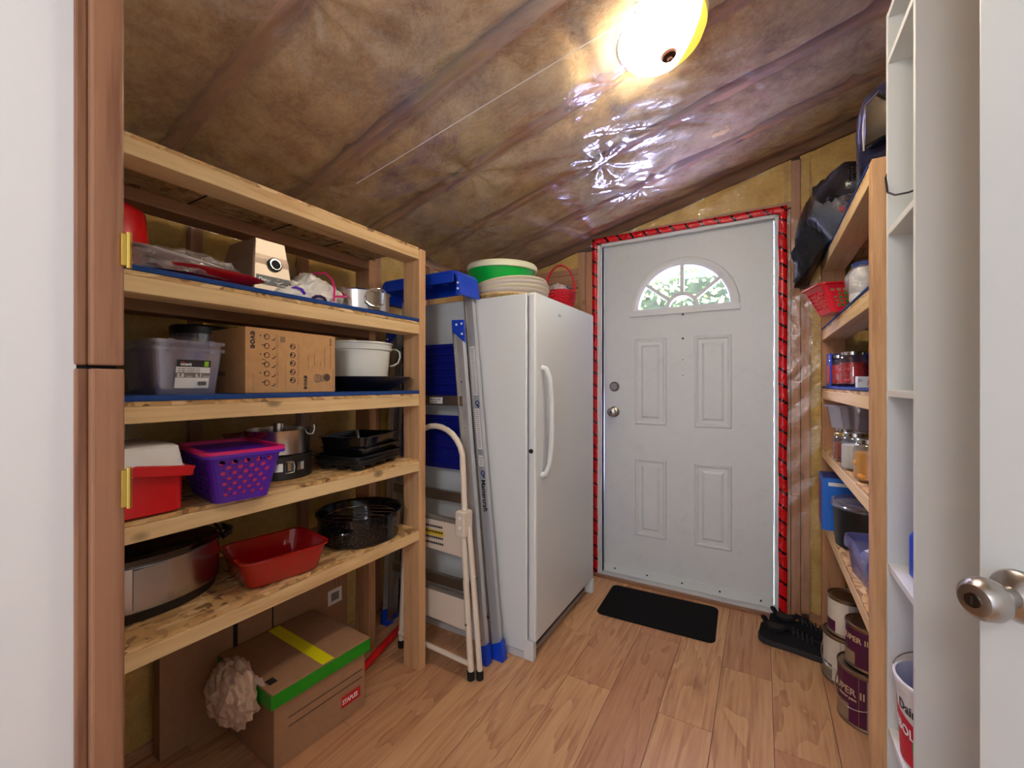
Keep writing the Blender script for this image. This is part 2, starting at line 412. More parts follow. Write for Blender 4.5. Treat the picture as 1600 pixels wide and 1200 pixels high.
# back wall: studs (x0,x1,z0,z1)
Yb = YB - .02   # stud faces
for x0, x1, z0, z1 in ((-1.69, -1.652, 0, 1.88), (-1.42, -1.382, 0, 1.84), (-1.02, -0.972, 0, CZ(-1.0) - .06), (-0.968, -0.925, 0, 2.03), (0.095, 0.128, 0, 2.08), (0.131, 0.169, 0, CZ(.13) - .06), (0.172, 0.209, 0, CZ(.13) - .3), (0.60, 0.638, 0, CZ(.6) - .06)):
    lumber(wb, (x0, x1, Yb, Yb + .09, z0, z1), 'z')
lumber(wb, (-0.925, 0.131, Yb, Yb + .09, 2.088, 2.118), 'x', name='header')
lumber(wb, (-1.38, -1.02, Yb, Yb + .08, 1.90, 1.938), 'x', name='blocking'); lumber(wb, (-1.38, -1.02, Yb + .004, Yb + .08, 1.860, 1.898), 'x', name='blocking')
lumber(wb, (-1.38, -1.02, Yb - .002, Yb + .08, 1.815, 1.857), 'x', name='blocking')
lumber(wb, (0.169, 0.60, Yb, Yb + .09, .0, .04), 'x', name='bottom_plate')
# sloping plate under the ceiling
def slope_beam(g, x0, x1, y0, y1, h, top=0.0):
    g.loft([[(x, y0, CZ(x) - h - top), (x, y1, CZ(x) - h - top), (x, y1, CZ(x) - top), (x, y0, CZ(x) - top)] for x in (x0, x1)])
g = G(); slope_beam(g, XL, XR, Yb - .01, YB + .1, .05); obj('top_plate', g, DARKW('x'), wb)
for i, b in enumerate(((-1.65, -1.42, 0, 1.86), (-1.38, -1.02, 0, 1.81), (0.209, 0.60, .04, 2.36), (0.638, 0.80, .0, 2.45))):
    batt(wb, (b[0], b[1], Yb + .012, Yb + .09, b[2], b[3]), BATT, '-y', .012, i * 7)
def batt_slope(x0, x1, z0, seed):      # the part of a bay under the sloping plate
    g = G(); nu, nv = max(3, int((x1 - x0) / .03)), 8; rows = []
    for j in range(nv + 1):
        r = []
        for i in range(nu + 1):
            x = x0 + (x1 - x0) * i / nu; zt = CZ(x) - .045; z = z0 + (zt - z0) * j / nv
            r.append(g.V((x, Yb + .012 - .014 * (noise.fractal(Vector((x * 7 + seed, 3, z * 7)), 1, 2, 3)), z)))
        rows.append(r)
    for j in range(nv):
        for i in range(nu): g.F(rows[j][i], rows[j][i + 1], rows[j + 1][i + 1], rows[j + 1][i])
    obj('batt', g, BATT, wb, smooth=True, ang=80)
batt_slope(-1.65, -1.42, 1.80, 1); batt_slope(-1.38, -1.02, 1.938, 2); batt_slope(-0.972, 0.131, 2.118, 3); batt_slope(0.169, 0.60, 2.33, 4)
batt_slope(0.172, 0.209, 2.0, 5)
# ceiling
g = G(); slope_beam(g, XL - .1, XR + .14, YF - .1, YB + .1, .02, -.16)
ceil = struct('ceiling', g, DARKW('x'))
raf = [0.20, 0.60, 1.035, 1.435, 1.84, 2.235, 2.54]
for y in raf:
    g = G(); slope_beam(g, XL, XR, y, y + .04, .13, -.132); obj('rafter', g, STUD('x'), ceil, bevel=.002)
def cbatt(y0, y1, seed, sag):
    g = G(); nu, nv = 80, max(6, int((y1 - y0) / .025)); rows = []
    for j in range(nv + 1):
        t = j / nv; r = []
        for i in range(nu + 1):
            x = XL + (XR - XL) * i / nu; y = y0 + t * (y1 - y0)
            e = (1 - (2 * t - 1) ** 4); seam = -0.018 if (i % 27) == 13 else 0
            n = noise.fractal(Vector((x * 4, y * 6, seed)), 1, 2, 4)
            r.append(g.V((x, y, CZ(x) + .030 - e * sag - .014 * n - seam)))
        rows.append(r)
    for j in range(nv):
        for i in range(nu): g.F(rows[j][i], rows[j][i + 1], rows[j + 1][i + 1], rows[j + 1][i])
    obj('batt', g, CBATT, ceil, smooth=True, ang=80)
cbatt(.24, .60, 1, .02); cbatt(.635, 1.025, 2, .035); cbatt(1.09, 1.44, 3, .035); cbatt(1.465, 1.845, 4, .035); cbatt(1.87, 2.24, 5, .03); cbatt(2.265, 2.545, 6, .025)
# ceiling film: height field with folds pulled from the staples
staples = [(-1.05, 1.45), (-0.45, 1.45), (-1.3, 1.86), (-0.62, 1.86), (-0.02, 1.86), (-1.2, 2.25), (-0.55, 2.25), (0.2, 2.25), (-1.5, 1.05), (-1.55, .62), (-.9, .62), (0.45, 1.86)]
g = G(); nu, nv = 230, 225; rows = []
for j in range(nv + 1):
    y = YF + (YB - .03 - YF) * j / nv; r = []
    dr = min(abs(y - (q + .02)) for q in raf); sag = min(1, dr / .14)
    for i in range(nu + 1):
        x = XL + (XR - XL) * i / nu
        d = -.004 - .016 * sag ** .7 - .006 * noise.fractal(Vector((x * 3, y * 3, 9)), 1, 2, 3)
        for sx, sy in staples:
            q = Vector((x - sx, y - sy, 0)); l = q.length
            if l < .45:
                a = math.atan2(q.y, q.x)
                d += (.009 if sx < -.5 else .005) * sin(a * (8 if sx < -.5 else 5) + sx * 11 + noise.noise(Vector((x * 5, y * 5, sx))) * 2) * math.exp(-l / .16) * min(1, l / .06)
        u = x * .82 + y * .57; w = -x * .57 + y * .82
        edge = max(0, min(1, (x + 1.0) / .7)) * max(0, min(1, (y - 1.2) / .6))
        d += .010 * edge * (1 - abs(noise.noise(Vector((u * 1.3, w * 10, 4)))) * 2.4) + .003 * edge * noise.noise(Vector((u * 4, w * 30, 2)))
        r.append(g.V((x, y, CZ(x) + d)))
    rows.append(r)
for j in range(nv):
    for i in range(nu): g.F(rows[j][i], rows[j][i + 1], rows[j + 1][i + 1], rows[j + 1][i])
obj('vapour_film', g, CFILM, ceil, smooth=True, ang=80)
obj('film_seam', G().tube([(-1.37 + .125 * k, 1.13 + .011 * k, CZ(-1.37 + .125 * k) - .024) for k in range(14)], .0014, n=5), PAPERW, ceil, smooth=True)
def vfilm(parent, P, nu, nv, seed, amp=.01, f=(2, 9), diag=.6):
    g = G(); rows = []
    for j in range(nv + 1):
        r = []
        for i in range(nu + 1):
            s, t = i / nu, j / nv; p0 = Vector(P(s, t, 0)); h = (p0.x + p0.y); z = p0.z
            u = h * .6 + z * diag; w = -h * diag + z * .6
            d = amp * (noise.noise(Vector((u * f[0], w * f[1], seed))) + .5 * noise.noise(Vector((u * 6, w * 20, seed))))
            r.append(g.V(P(s, t, abs(d) + .002)))
        rows.append(r)
    for j in range(nv):
        for i in range(nu): g.F(rows[j][i], rows[j][i + 1], rows[j + 1][i + 1], rows[j + 1][i])
    obj('vapour_film', g, WFILM, parent, smooth=True, ang=80)
vfilm(wl, lambda s, t, d: (XL + d, YF + s * (YB - YF - .03), .02 + t * (zl - .03)), 90, 80, 1)
vfilm(wb, lambda s, t, d: (.10 + s * .60, Yb - d, .02 + t * (CZ(.10 + s * .60) - .08)), 40, 110, 2, .012)
vfilm(wb, lambda s, t, d: (-.94 + s * 1.06, Yb - d, 2.09 + t * (CZ(-.94 + s * 1.06) - 2.09 - .045)), 70, 16, 3, .012)
vfilm(wb, lambda s, t, d: (-1.66 + s * .73, Yb - d, .02 + t * (CZ(-1.66 + s * .73) - .07)), 40, 70, 4, .010)

# ---- adjoining passage behind the camera
struct('wall_passage_left', G().box(-.95, -.87, -2.0, .215, 0, 2.45), TRIMW)
struct('wall_passage_right', G().box(XR + .03, XR + .12, -2.0, YF, 0, 2.45), TRIMW)
struct('ceiling_passage', G().box(-.95, XR + .12, -2.0, .17, 2.45, 2.5), TRIMW)
struct('wall_front', G().box(XL - .1, -.95, .17, YF, 0, 2.0), TRIMW)
struct('wall_front_header', G().box(-.95, XR + .1, .17, YF, 2.10, 2.7), TRIMW)
# left jamb, in two lengths, with two strike plates
jb = struct('door_2', G().box(-.90, -.872, .216, .262, 0, 2.10), DARK)
for z0, z1, dx in ((0, 1.213, 0.0), (1.218, 2.10, -.002)):
    obj('casing', G().box(-.872, -.862 + dx, .212, .226, z0, z1), JAMB('z'), jb, bevel=.003)
    obj('jamb_board', G().box(-.872, -.848 + dx, .226, .264, z0, z1), JAMB('z'), jb, bevel=.003)
for z0, z1 in ((1.372, 1.422), (1.0, 1.058)):
    g = G().box(-.851, -.844, .258, .268, z0, z1); g.cyl((-.846, .268, z0 - .003), (-.846, .268, z1 + .003), .0035, n=10)
    obj('strike_plate', g, BRASS, jb, bevel=.001, label='brass strike plate')

# ================================================================== BACK DOOR (door_1)
dx0, dx1, dzt, Yd = -0.852, 0.055, 2.048, YB + .005
def door_slab():
    g = G(); y0, y1 = Yd, Yd + .044; zb = zc
    angs = sorted(set([pi * k / 32 for k in range(33)] + [math.atan2(dzt - zc, dx1 - xc), math.atan2(dzt - zc, dx0 - xc)]))
    inner, outer = [], []
    for a in angs:
        c, s_ = cos(a), sin(a); inner.append((xc + rh * c, zc + rh * s_))
        k = 1e9
        if c > 1e-6: k = min(k, (dx1 - xc) / c)
        if c < -1e-6: k = min(k, (dx0 - xc) / c)
        if s_ > 1e-6: k = min(k, (dzt - zc) / s_)
        outer.append((xc + k * c, zc + k * s_))
    g.box(dx0, dx1, y0, y1, .022, zb)
    def ring(y): return [g.V((x, y, z)) for x, z in inner], [g.V((x, y, z)) for x, z in outer]
    i0, o0 = ring(y0); i1, o1 = ring(y1)
    for k in range(len(angs) - 1):
        g.F(i0[k], i0[k + 1], o0[k + 1], o0[k]); g.F(i1[k], o1[k], o1[k + 1], i1[k + 1])
        g.F(i0[k], i1[k], i1[k + 1], i0[k + 1]); g.F(o0[k], o0[k + 1], o1[k + 1], o1[k])
    return g
def door_mat():
    t = NT('embossed_door_paint'); n = t.noise(t.coord((1, 1, .05), rand=False), 70, 4, .6, .6); s = t.noise(t.coord((1, 1, 1)), 14, 5, .7)
    t.l(t.ramp(s, [(0.25, srgb(204, 208, 207)), (0.42, srgb(213, 217, 218)), (0.8, srgb(217, 221, 222))]), t.b.inputs['Base Color'])
    t.b.inputs['Roughness'].default_value = .42; t.bump(n, .22, .003); return t.m
DM = door_mat()
slab = struct('door_1', door_slab(), DM)
for x0, x1, z0, z1 in ((-.665, -.478, .945, 1.462), (-.328, -.138, .945, 1.462), (-.662, -.478, .275, .742), (-.328, -.138, .275, .742)):
    cx, cz, hx, hz = (x0 + x1) / 2, (z0 + z1) / 2, (x1 - x0) / 2, (z1 - z0) / 2
    g = G(); lp = []
    for ins, d in ((0, 0), (.006, .006), (.012, .006), (.022, .0005), (.040, .0005), (.052, .007), (.06, .007)):
        lp.append([(cx + a * (hx - ins), Yd - d, cz + b * (hz - ins)) for a, b in ((-1, -1), (1, -1), (1, 1), (-1, 1))])
    g.loft(lp); obj('raised_panel', g, DM, slab)
# fan light
g = G(); N = 32
arc = lambda r, y, zz=zc: [(xc + r * cos(pi * k / N), y, zz + r * sin(pi * k / N)) for k in range(N + 1)]
prof = [(.296, 0), (.292, -.010), (.272, -.014), (.262, -.010), (.248, -.006), (.246, .03)]
g.loft([arc(r, Yd + y) for r, y in prof], False, False, close=False)
g.box(xc - .296, xc + .296, Yd - .012, Yd + .002, zc - .028, zc + .004); g.box(xc - .262, xc + .262, Yd - .008, Yd + .03, zc - .004, zc + .012)
fr = obj('fan_window_frame', g, WHITE, slab, smooth=True)
g = G()
for a in (38, 90, 142):
    d = Vector((cos(R(a)), 0, sin(R(a)))); n = Vector((-d.z, 0, d.x)); c0 = Vector((xc, Yd, zc))
    for w, yy in ((.010, -.006),):
        p = [c0 + d * .085 - n * w, c0 + d * .25 - n * w, c0 + d * .25 + n * w, c0 + d * .085 + n * w]
        g.poly([q + Vector((0, yy, 0)) for q in p], (0, .03, 0))
g.loft([arc(r, Yd + y) for r, y in ((.072, .03), (.072, -.007), (.094, -.007), (.094, .03))], False, False, close=False)
obj('muntin', g, WHITE, fr)
edges = [0, 38, 90, 142, 180]
for a0, a1 in zip(edges, edges[1:]):
    lo = [(xc + .085 * cos(R(a)), Yd + .02, zc + .085 * sin(R(a))) for a in [a0 + (a1 - a0) * q / 6 for q in range(7)]]
    hi = [(xc + .25 * cos(R(a)), Yd + .02, zc + .25 * sin(R(a))) for a in [a0 + (a1 - a0) * q / 6 for q in range(7)]]
    g = G().loft([lo, hi], False, False, close=False); obj('pane', g, PANE, fr)
g = G(); p = [(xc + .085 * cos(pi * k / 12), Yd + .02, zc + .085 * sin(pi * k / 12)) for k in range(13)]; g.F(*[g.V(q) for q in p]); obj('pane', g, PANE, fr)
# jamb frame, threshold, sweep, hardware
g = G(); yj0, yj1 = Yb - .012, Yb + .11
g.box(dx0 - .036, dx0 - .004, yj0, yj1, 0, dzt + .034); g.box(dx1 + .004, dx1 + .034, yj0, yj1, 0, dzt + .034); g.box(dx0 - .036, dx1 + .034, yj0, yj1, dzt + .004, dzt + .034)
g.box(dx0 - .016, dx0 - .004, yj0 - .003, Yd - .004, 0, dzt + .01); g.box(dx1 + .004, dx1 + .014, yj0 - .003, Yd - .004, 0, dzt + .01); g.box(dx0 - .016, dx1 + .014, yj0 - .003, Yd - .004, dzt - .004, dzt + .012)
jf = struct('trim_1', g, WHITE, bevel=.003)
g = G().box(dx0, dx1, Yd - .014, Yd - .001, .022, .075); sw = obj('door_sweep', g, WHITE, slab, bevel=.002)
for k in range(5): obj('screw', G().cyl((dx0 + .07 + k * .195, Yd - .0165, .05), (dx0 + .07 + k * .195, Yd - .013, .05), .005, n=10), DARK, sw)
for z in (1.590, 1.452, 1.33, 1.24): obj('screw_hole', G().cyl((xc + .005, Yd - .0015, z), (xc + .005, Yd + .001, z), .006 if z > 1.4 else .003, n=12), DARK, slab)
struct('trim_2', G().box(dx0 - .03, dx1 + .03, Yb - .03, YB + .05, .0, .021), FRIDGE2, bevel=.003)
struct('trim_3', G().box(dx0 - .05, dx1 + .05, Yb - .055, Yb - .03, .0, .016), JAMB('x'), bevel=.003)
M = Matrix.Translation((-.790, Yd, 1.018)) @ Matrix.Rotation(R(90), 4, 'X')
g = G().lathe([(.033, 0), (.033, .004), (.026, .010), (.013, .014), (.012, .035), (.022, .042), (.027, .052), (.026, .062), (.016, .068)], n=24, M=M)
kb = obj('door_knob', g, NICKEL, slab, smooth=True)
M2 = M @ Matrix.Translation((0, 0, .0685)); obj('keyhole', G().lathe([(.007, 0), (.007, .002)], n=12, M=M2), DARK, kb)
M = Matrix.Translation((-.788, Yd, 1.174)) @ Matrix.Rotation(R(90), 4, 'X')
g = G().lathe([(.031, 0), (.031, .006), (.022, .012), (.020, .016)], n=24, M=M); g.box(-.806, -.770, Yd - .026, Yd - .014, 1.170, 1.178)
obj('deadbolt', g, NICKEL, slab, smooth=True)
# red tape strips
def tape(x0, x1, z0, z1, ax, seed):
    L = max(x1 - x0, z1 - z0); n = int(L / .012); m = 6; g = G(); rows = []
    for i in range(n + 1):
        s = i / n; r = []
        for j in range(m + 1):
            t = j / m
            wob = .004 * noise.noise(Vector((s * L * 7, seed, t * .3)))
            if ax == 'z': x = x0 + (x1 - x0) * t + wob; z = z0 + s * (z1 - z0)
            else: x = x0 + s * (x1 - x0); z = z0 + t * (z1 - z0) + wob
            y = Yb - .016 - .007 * abs(noise.noise(Vector((x * 28, z * 28, seed)))) - .006 * sin(pi * t)
            r.append(g.V((x, y, z)))
        rows.append(r)
    for i in range(n):
        for j in range(m): g.F(rows[i][j], rows[i][j + 1], rows[i + 1][j + 1], rows[i + 1][j])
    obj('red_tape', g, tape_mat(ax), jf, smooth=True, ang=80, solid=.0006)
tape(-.918, -.884, -.0 + .004, 2.075, 'z', 1); tape(.076, .113, .004, 2.085, 'z', 2); tape(-.918, .113, 2.062, 2.098, 'x', 3)

# ---- outdoors seen through the fan light
struct('ground_outside', G().box(-6, 6, YB + .16, 9, -.2, -.05), plain('lawn', (110, 130, 80), .9, var=.2, bscale=5))
g = G(); random.seed(3)
for i in range(9000):
    x = random.uniform(-2.6, 2.4); z = random.uniform(.6, 3.15) ; y = 4.35 + random.uniform(-.28, .28) + .2 * noise.noise(Vector((x * 2, 0, z * 2)))
    if z > 2.45 + .35 * noise.noise(Vector((x * 2.2, 7, 0))): continue
    a, b = random.uniform(0, 6.28), random.uniform(-1, 1); l = random.uniform(.025, .05)
    d = Vector((cos(a) * cos(b), sin(b) * .7, sin(a) * cos(b))) * l; w = Vector((-sin(a), random.uniform(-.5, .5), cos(a))) * l * .45; c = Vector((x, y, z))
    g.mi = i % 3
    g.F(*[g.V(q) for q in (c - d, c + w, c + d, c - w)])
leafs = [plain('leaf_green', (130, 170, 70), .6), plain('leaf_lime', (214, 224, 130), .6), plain('leaf_dark', (80, 116, 54), .6)]
hg = thing('hedge', 'dense green leafy hedge seen through the fan window of the door', 'hedge', (0, 4.4, -.05))
lf = obj('foliage', g, leafs, hg, loc=(0, -4.4, .05)); lf['kind'] = 'stuff'
obj('branches', G().box(-2.6, 2.4, 4.38, 4.5, 0, 2.2), plain('hedge_core', (40, 56, 26), .95, var=.4, bscale=14), hg, loc=(0, -4.4, .05))

# ================================================================== CEILING LAMP
nrm = Vector((.246, 0, -.969)); lc = Vector((-.262, 1.345, CZ(-.262) - .018))
lamp = thing('ceiling_lamp', 'round glowing glass ceiling lamp with a yellow side and brown finial', 'lamp', lc)
q = nrm.to_track_quat('Z', 'Y').to_matrix().to_4x4()
obj('base', G().lathe([(.134, -.02), (.137, -.004), (.134, .004), (.126, .007)], n=40, M=q), plain('lamp_base_white', (225, 215, 200), .4), lamp, smooth=True)
GLOW = NT('lamp_glass'); GLOW.b.inputs['Base Color'].default_value = (1, .9, .7, 1)
sx = GLOW.n('ShaderNodeSeparateXYZ', i_0=GLOW.coord(rand=False))
k = GLOW.n('ShaderNodeMath', operation='MULTIPLY_ADD', i_0=sx.outputs[1], i_1=.75, i_2=sx.outputs[0]).outputs[0]
f = GLOW.n('ShaderNodeMapRange', i_Value=k, i_1=.080, i_2=.090).outputs[0]
GLOW.l(GLOW.mix(f, (1.0, .88, .70, 1), (.95, .62, .0, 1)), GLOW.b.inputs['Emission Color'])
GLOW.l(GLOW.n('ShaderNodeMapRange', i_Value=f, i_3=62.0, i_4=1.0).outputs[0], GLOW.b.inputs['Emission Strength'])
obj('glass_dish', G().lathe([(.126, .010), (.124, .030), (.108, .054), (.078, .072), (.045, .081), (.018, .084)], n=48, M=q), GLOW.m, lamp, smooth=True)
fin = obj('finial', G().lathe([(.023, .080), (.024, .086), (.020, .092), (.008, .096), (.007, .103), (.004, .106)], n=24, M=q), plain('brown_finial', (66, 34, 20), .7, spec=.2), lamp, smooth=True)

# ================================================================== LEFT SHELF UNIT
LV = [.594, .88, 1.163, 1.46, 1.755]
XF, XB, Y0, Y1 = -1.22, -1.61, .30, 1.36
su = thing('wooden_shelf_unit', 'tall pine and strand board shelf unit along the left wall', 'shelf unit', ((XF + XB) / 2, (Y0 + Y1) / 2, 0))
o_ = su.location
def L(b, ax, mat=PINE, name='rail', par=su, off=o_, bevel=.002, label=None):
    return obj(name, G(off).box(*b), mat(ax) if callable(mat) else mat, par, bevel=bevel, label=label)
for x0, x1 in ((XF - .089, XF), (XB, XB + .089)):
    for y0, y1 in ((Y0, Y0 + .038), (Y1 - .038, Y1)):
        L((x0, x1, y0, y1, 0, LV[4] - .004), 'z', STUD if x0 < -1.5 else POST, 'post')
for i, z in enumerate(LV):
    lin = i in (2, 3); zt = z - .013 if lin else z
    L((XB, XF - (.004 if not lin else .001), Y0 + .04, Y1 - .039, zt - .011, zt), 'y', OSB, 'deck', bevel=.0008)
    L((XF - .089, XF, Y0 + .039, Y1 - .0385, zt - .050, zt - .0115), 'y', PINE, 'front_rail')
    L((XB, XB + .089, Y0 + .039, Y1 - .0385, zt - .050, zt - .0115), 'y', STUD, 'rear_rail')
    if lin: L((XB, XF + .002, Y0 + .04, Y1 - .0385, zt, z), 'y', LINER, 'shelf_liner')
    L((XB + .09, XF - .09, Y1 - .038, Y1, zt - .10, zt - .0115), 'x', STUD, 'end_rail') if i in (9,) else None
for (y, i) in ((.62, 4), (.88, 4), (1.09, 4)):
    L((XB + .09, XF - .09, y, y + .006, LV[4] - .0125, LV[4] - .0112), 'x', DARK, 'sheet_joint')

# ---- top shelf things (z 1.46)
t = thing('plastic_tub', 'red plastic tub standing upside down at the left end of the shelf', 'tub', (-1.43, .415, 1.461))
obj('body', G().lathe([(.088, 0), (.088, .01), (.083, .012), (.070, .17), (.066, .178), (.0, .18)], n=40, cap1=False), RED, t, smooth=True)
obj('foot_ring', G().lathe([(.052, .1795), (.052, .186), (.046, .186), (.046, .1795)], n=32), RED, t, smooth=True)
t = thing('red_platter', 'oval red platter lying under a clear plastic bag on the blue liner', 'platter', (-1.318, .595, 1.462), rotz=.06); t.scale = (1, 1, 1.45)
obj('plate', G().lathe([(.05, 0), (.07, .002), (.10, .016), (.105, .020), (.10, .0215), (.07, .007), (.0, .005)], n=48, sy=1.45, sx=.95, cap1=False), REDE, t, smooth=True)
t = thing('white_platter', 'white oval plate wrapped in a clear plastic bag over the red platter', 'plate', (-1.345, .56, 1.500), tilt=(R(-8), R(10), 0))
obj('plate', G().lathe([(.05, 0), (.065, .002), (.10, .018), (.104, .022), (.10, .024), (.06, .008), (.0, .006)], n=48, sy=1.35, sx=.9, cap1=False), plain('white_china', (232, 228, 224), .2), t, smooth=True)
t = thing('plastic_bag', 'crumpled clear plastic bag draped over the red and white platters', 'bag', (-1.352, .545, 1.465))
sq = lambda w: Vector((w.x, w.y, max(w.z, .0) + .002 * abs(w.x) * 20))
obj('bag_film', G().blob((0, 0, .001), (.105, .165, .072), .22, 4, 4, 3, sq, True), BAG, t, smooth=False)
# juicer
jx = thing('juice_extractor', 'boxy stainless kitchen appliance with a black ringed hole in front', 'appliance', (-1.352, .738, 1.461))
JS = steel('juicer_steel', (190, 176, 160), .5, 'z'); JD = plain('juicer_housing', (150, 128, 112), .4, metal=.4)
lp = lambda z, hy, x0, x1, dy=0: [(x0, -hy + dy, z), (x1, -hy + dy, z), (x1, hy + dy, z), (x0, hy + dy, z)]
obj('body', G().loft([lp(0, .062, -.09, .09), lp(.10, .056, -.09, .082), lp(.162, .044, -.075, .070)]), JD, jx, bevel=.006)
fr_ = lambda z, hy, x: (x, hy, z)
g = G(); g.poly([(.0935, -.060, .004), (.0935, .060, .004), (.0735, .0445, .160), (.0735, -.0445, .160)], (-.004, 0, 0)); fp = obj('face_plate', g, JS, jx, bevel=.002, label='brushed stainless face plate')
tl = math.atan2(.020, .156); Mj = Matrix.Translation((.0845, .006, .088)) @ Matrix.Rotation(pi / 2 - tl, 4, 'Y')
obj('spout_ring', G().lathe([(.021, -.001), (.021, .004), (.0165, .005), (.0165, -.001)], n=28, M=Mj), BLACKP, fp, smooth=True)
obj('chrome_ring', G().lathe([(.0168, .0), (.0168, .007), (.0140, .007), (.0140, .0)], n=28, M=Mj), CHROME, fp, smooth=True)
obj('spout_hole', G().lathe([(.014, .001), (.014, .003), (0, .003)], n=24, M=Mj, cap1=False), DARK, fp)
xdj = (0, 1, 0); upj = Vector((-sin(tl), 0, cos(tl))); nj = Vector((cos(tl), 0, sin(tl)))
g = G(); pj = lambda y, h, e=.0006: Vector((.0935, y, .004)) + upj * h + nj * e
g.poly([pj(-.054, .018), pj(.056, .018), pj(.051, .046), pj(-.050, .046)], nj * .0006); obj('name_band', g, plain('band_grey', (62, 62, 68), .4), fp)
text('Oster', .015, pj(-.045, .028, .0016), xdj, upj, WINK, fp)
text('PRO SERIES', .006, pj(.008, .021, .0016), xdj, upj, WINK, fp)
g = G(); g.poly([pj(.0, .032, .0016), pj(.014, .027, .0016), pj(.032, .036, .0016), pj(.014, .030, .0016)], nj * .0004); g.poly([pj(.010, .038, .0016), pj(.0135, .043, .0016), pj(.017, .038, .0016)], nj * .0004); obj('crest', g, WINK, fp)
obj('side_knob', G().cyl((.03, .058, .085), (.03, .078, .085), .012, n=16), plain('copper_knob', (176, 120, 96), .3, metal=.6), jx, smooth=True)
# white bags
WBAG = plain('white_plastic_bag', (226, 222, 212), .35, bump=.5, bscale=40)
t = thing('white_plastic_bag', 'white plastic bag with a pink edge lying beside the steel pot', 'bag', (-1.33, .892, 1.461))
sq2 = lambda w: Vector((w.x, w.y, max(w.z, 0) * (1.0 if w.y > -.02 else .75)))
obj('bag_film', G().blob((0, -.01, .001), (.085, .115, .088), .25, 3, 4, 11, sq2, True), WBAG, t)
obj('zip_edge', G().tube([(.100, .030, .004), (.101, .032, .045), (.082, .036, .082), (.045, .038, .108), (-.02, .03, .112)], .0034), PINK, t, smooth=True)
obj('zip_edge', G().tube([(.102, .034, .022), (.094, .07, .028), (.072, .102, .036), (.035, .122, .05), (0, .13, .07)], .0034), PINK, t, smooth=True)
t = thing('knotted_white_bag', 'small white bag with a purple knot in front of the steel appliance', 'bag', (-1.255, .79, 1.461))
obj('bag_film', G().blob((0, 0, .001), (.025, .050, .026), .3, 4, 3, 5, sq2, True), WBAG, t)
obj('knot', G().tube([(.012, -.01, .02), (.022, .0, .026), (.026, .016, .022), (.024, .028, .01)], .0045), PURPLE, t, smooth=True)
t = thing('coiled_purple_tie', 'small dark purple tie hanging over the blue liner edge', 'tie', (-1.235, .868, 1.461))
obj('band', G().tube([(0, -.022, .002), (.006, -.012, .010), (.010, 0, .012), (.008, .016, .009), (.002, .026, .002)], .0045), plain('dark_purple', (54, 30, 90), .4), t, smooth=True)
# steel pot
t = thing('steel_pot', 'low stainless steel pot with wire loop handles near the right post', 'pot', (-1.35, 1.125, 1.461))
obj('body', G().lathe([(.100, 0), (.112, .006), (.115, .074), (.119, .078), (.115, .079), (.112, .074), (.108, .010), (.0, .008)], n=48, cap1=False), SS, t, smooth=True)
for a in (-12, 168):
    Mz = Matrix.Rotation(R(a), 4, 'Z')
    P_ = [Mz @ Vector(p) for p in ((.115, -.035, .030), (.122, -.037, .052), (.140, -.030, .070), (.150, -.012, .076), (.150, .012, .076), (.140, .030, .070), (.122, .037, .052), (.115, .035, .030))]
    obj('wire_handle', G().tube(P_, .003), CHROME, t, smooth=True)
    P_ = [Mz @ Vector(p) for p in ((.116, -.035, .030), (.121, -.02, .018), (.122, 0, .015), (.121, .02, .018), (.116, .035, .030))]
    obj('wire_handle', G().tube(P_, .003), CHROME, t, smooth=True)
# ---- middle shelf (1.163)
def clear_bin(z0, h, lab, withlabel):
    t = thing('clear_storage_bin', lab, 'bin', (-1.355, .520, z0), group='nested clear storage bins')
    lv = [(.086, .066, .012, 0), (.102, .076, .014, h - .008), (.108, .082, .014, h - .008), (.108, .082, .014, h), (.101, .0745, .013, h), (.0845, .0645, .011, .003)]
    obj('body', G().rloft(lv), CLEAR, t, smooth=True, ang=50)
    for y in (-.045, .045): obj('latch_tab', G().box(.106, .111, y - .006, y + .006, h - .012, h + .002), CLEAR, t, bevel=.001)
    return t
b1 = clear_bin(1.1635, .118, 'clear plastic storage bin with product label, lower of the nested pair', True)
b2 = clear_bin(1.182, .118, 'clear plastic storage bin without a label, nested inside the labelled one', False)
Pl = lambda y, z, e=.0012: (.086 + .016 * (z / .11) + e, y, z)
g = G(); g.poly([Pl(-.032, .016), Pl(.044, .016), Pl(.046, .088), Pl(-.030, .088)], (.0006, 0, 0)); lb = obj('product_label', g, PAPERW, b1, label='white and black product label')
g = G(); g.poly([Pl(-.0305, .070, .002), Pl(.0457, .070, .002), Pl(.046, .088, .002), Pl(-.030, .088, .002)], (.0004, 0, 0)); obj('label_print', g, INK, lb)
g = G(); g.poly([Pl(-.0315, .043, .002), Pl(.0448, .043, .002), Pl(.0452, .055, .002), Pl(-.0312, .055, .002)], (.0004, 0, 0)); obj('label_print', g, GINK, lb)
g = G(); g.poly([Pl(.031, .072, .0028), Pl(.041, .072, .0028), Pl(.041, .085, .0028), Pl(.031, .085, .0028)], (.0003, 0, 0)); obj('label_print', g, plain('lime_ink', (150, 210, 40), .5), lb)
g = G(); g.poly([Pl(-.024, .078, .0028), Pl(-.018, .085, .0028), Pl(-.010, .078, .0028), Pl(-.018, .082, .0028)], (.0003, 0, 0)); obj('label_print', g, REDINK, lb)
ULb = Vector((.16, 0, 1)).normalized()
text('ccent', .011, Pl(-.022, .0735, .003), (0, 1, 0), ULb, WINK, lb, bold=.0004)
text('5.8', .0125, Pl(-.028, .0445, .003), (0, 1, 0), ULb, WINK, lb, bold=.0004); text('6.1', .0125, Pl(.012, .0445, .003), (0, 1, 0), ULb, WINK, lb, bold=.0004)
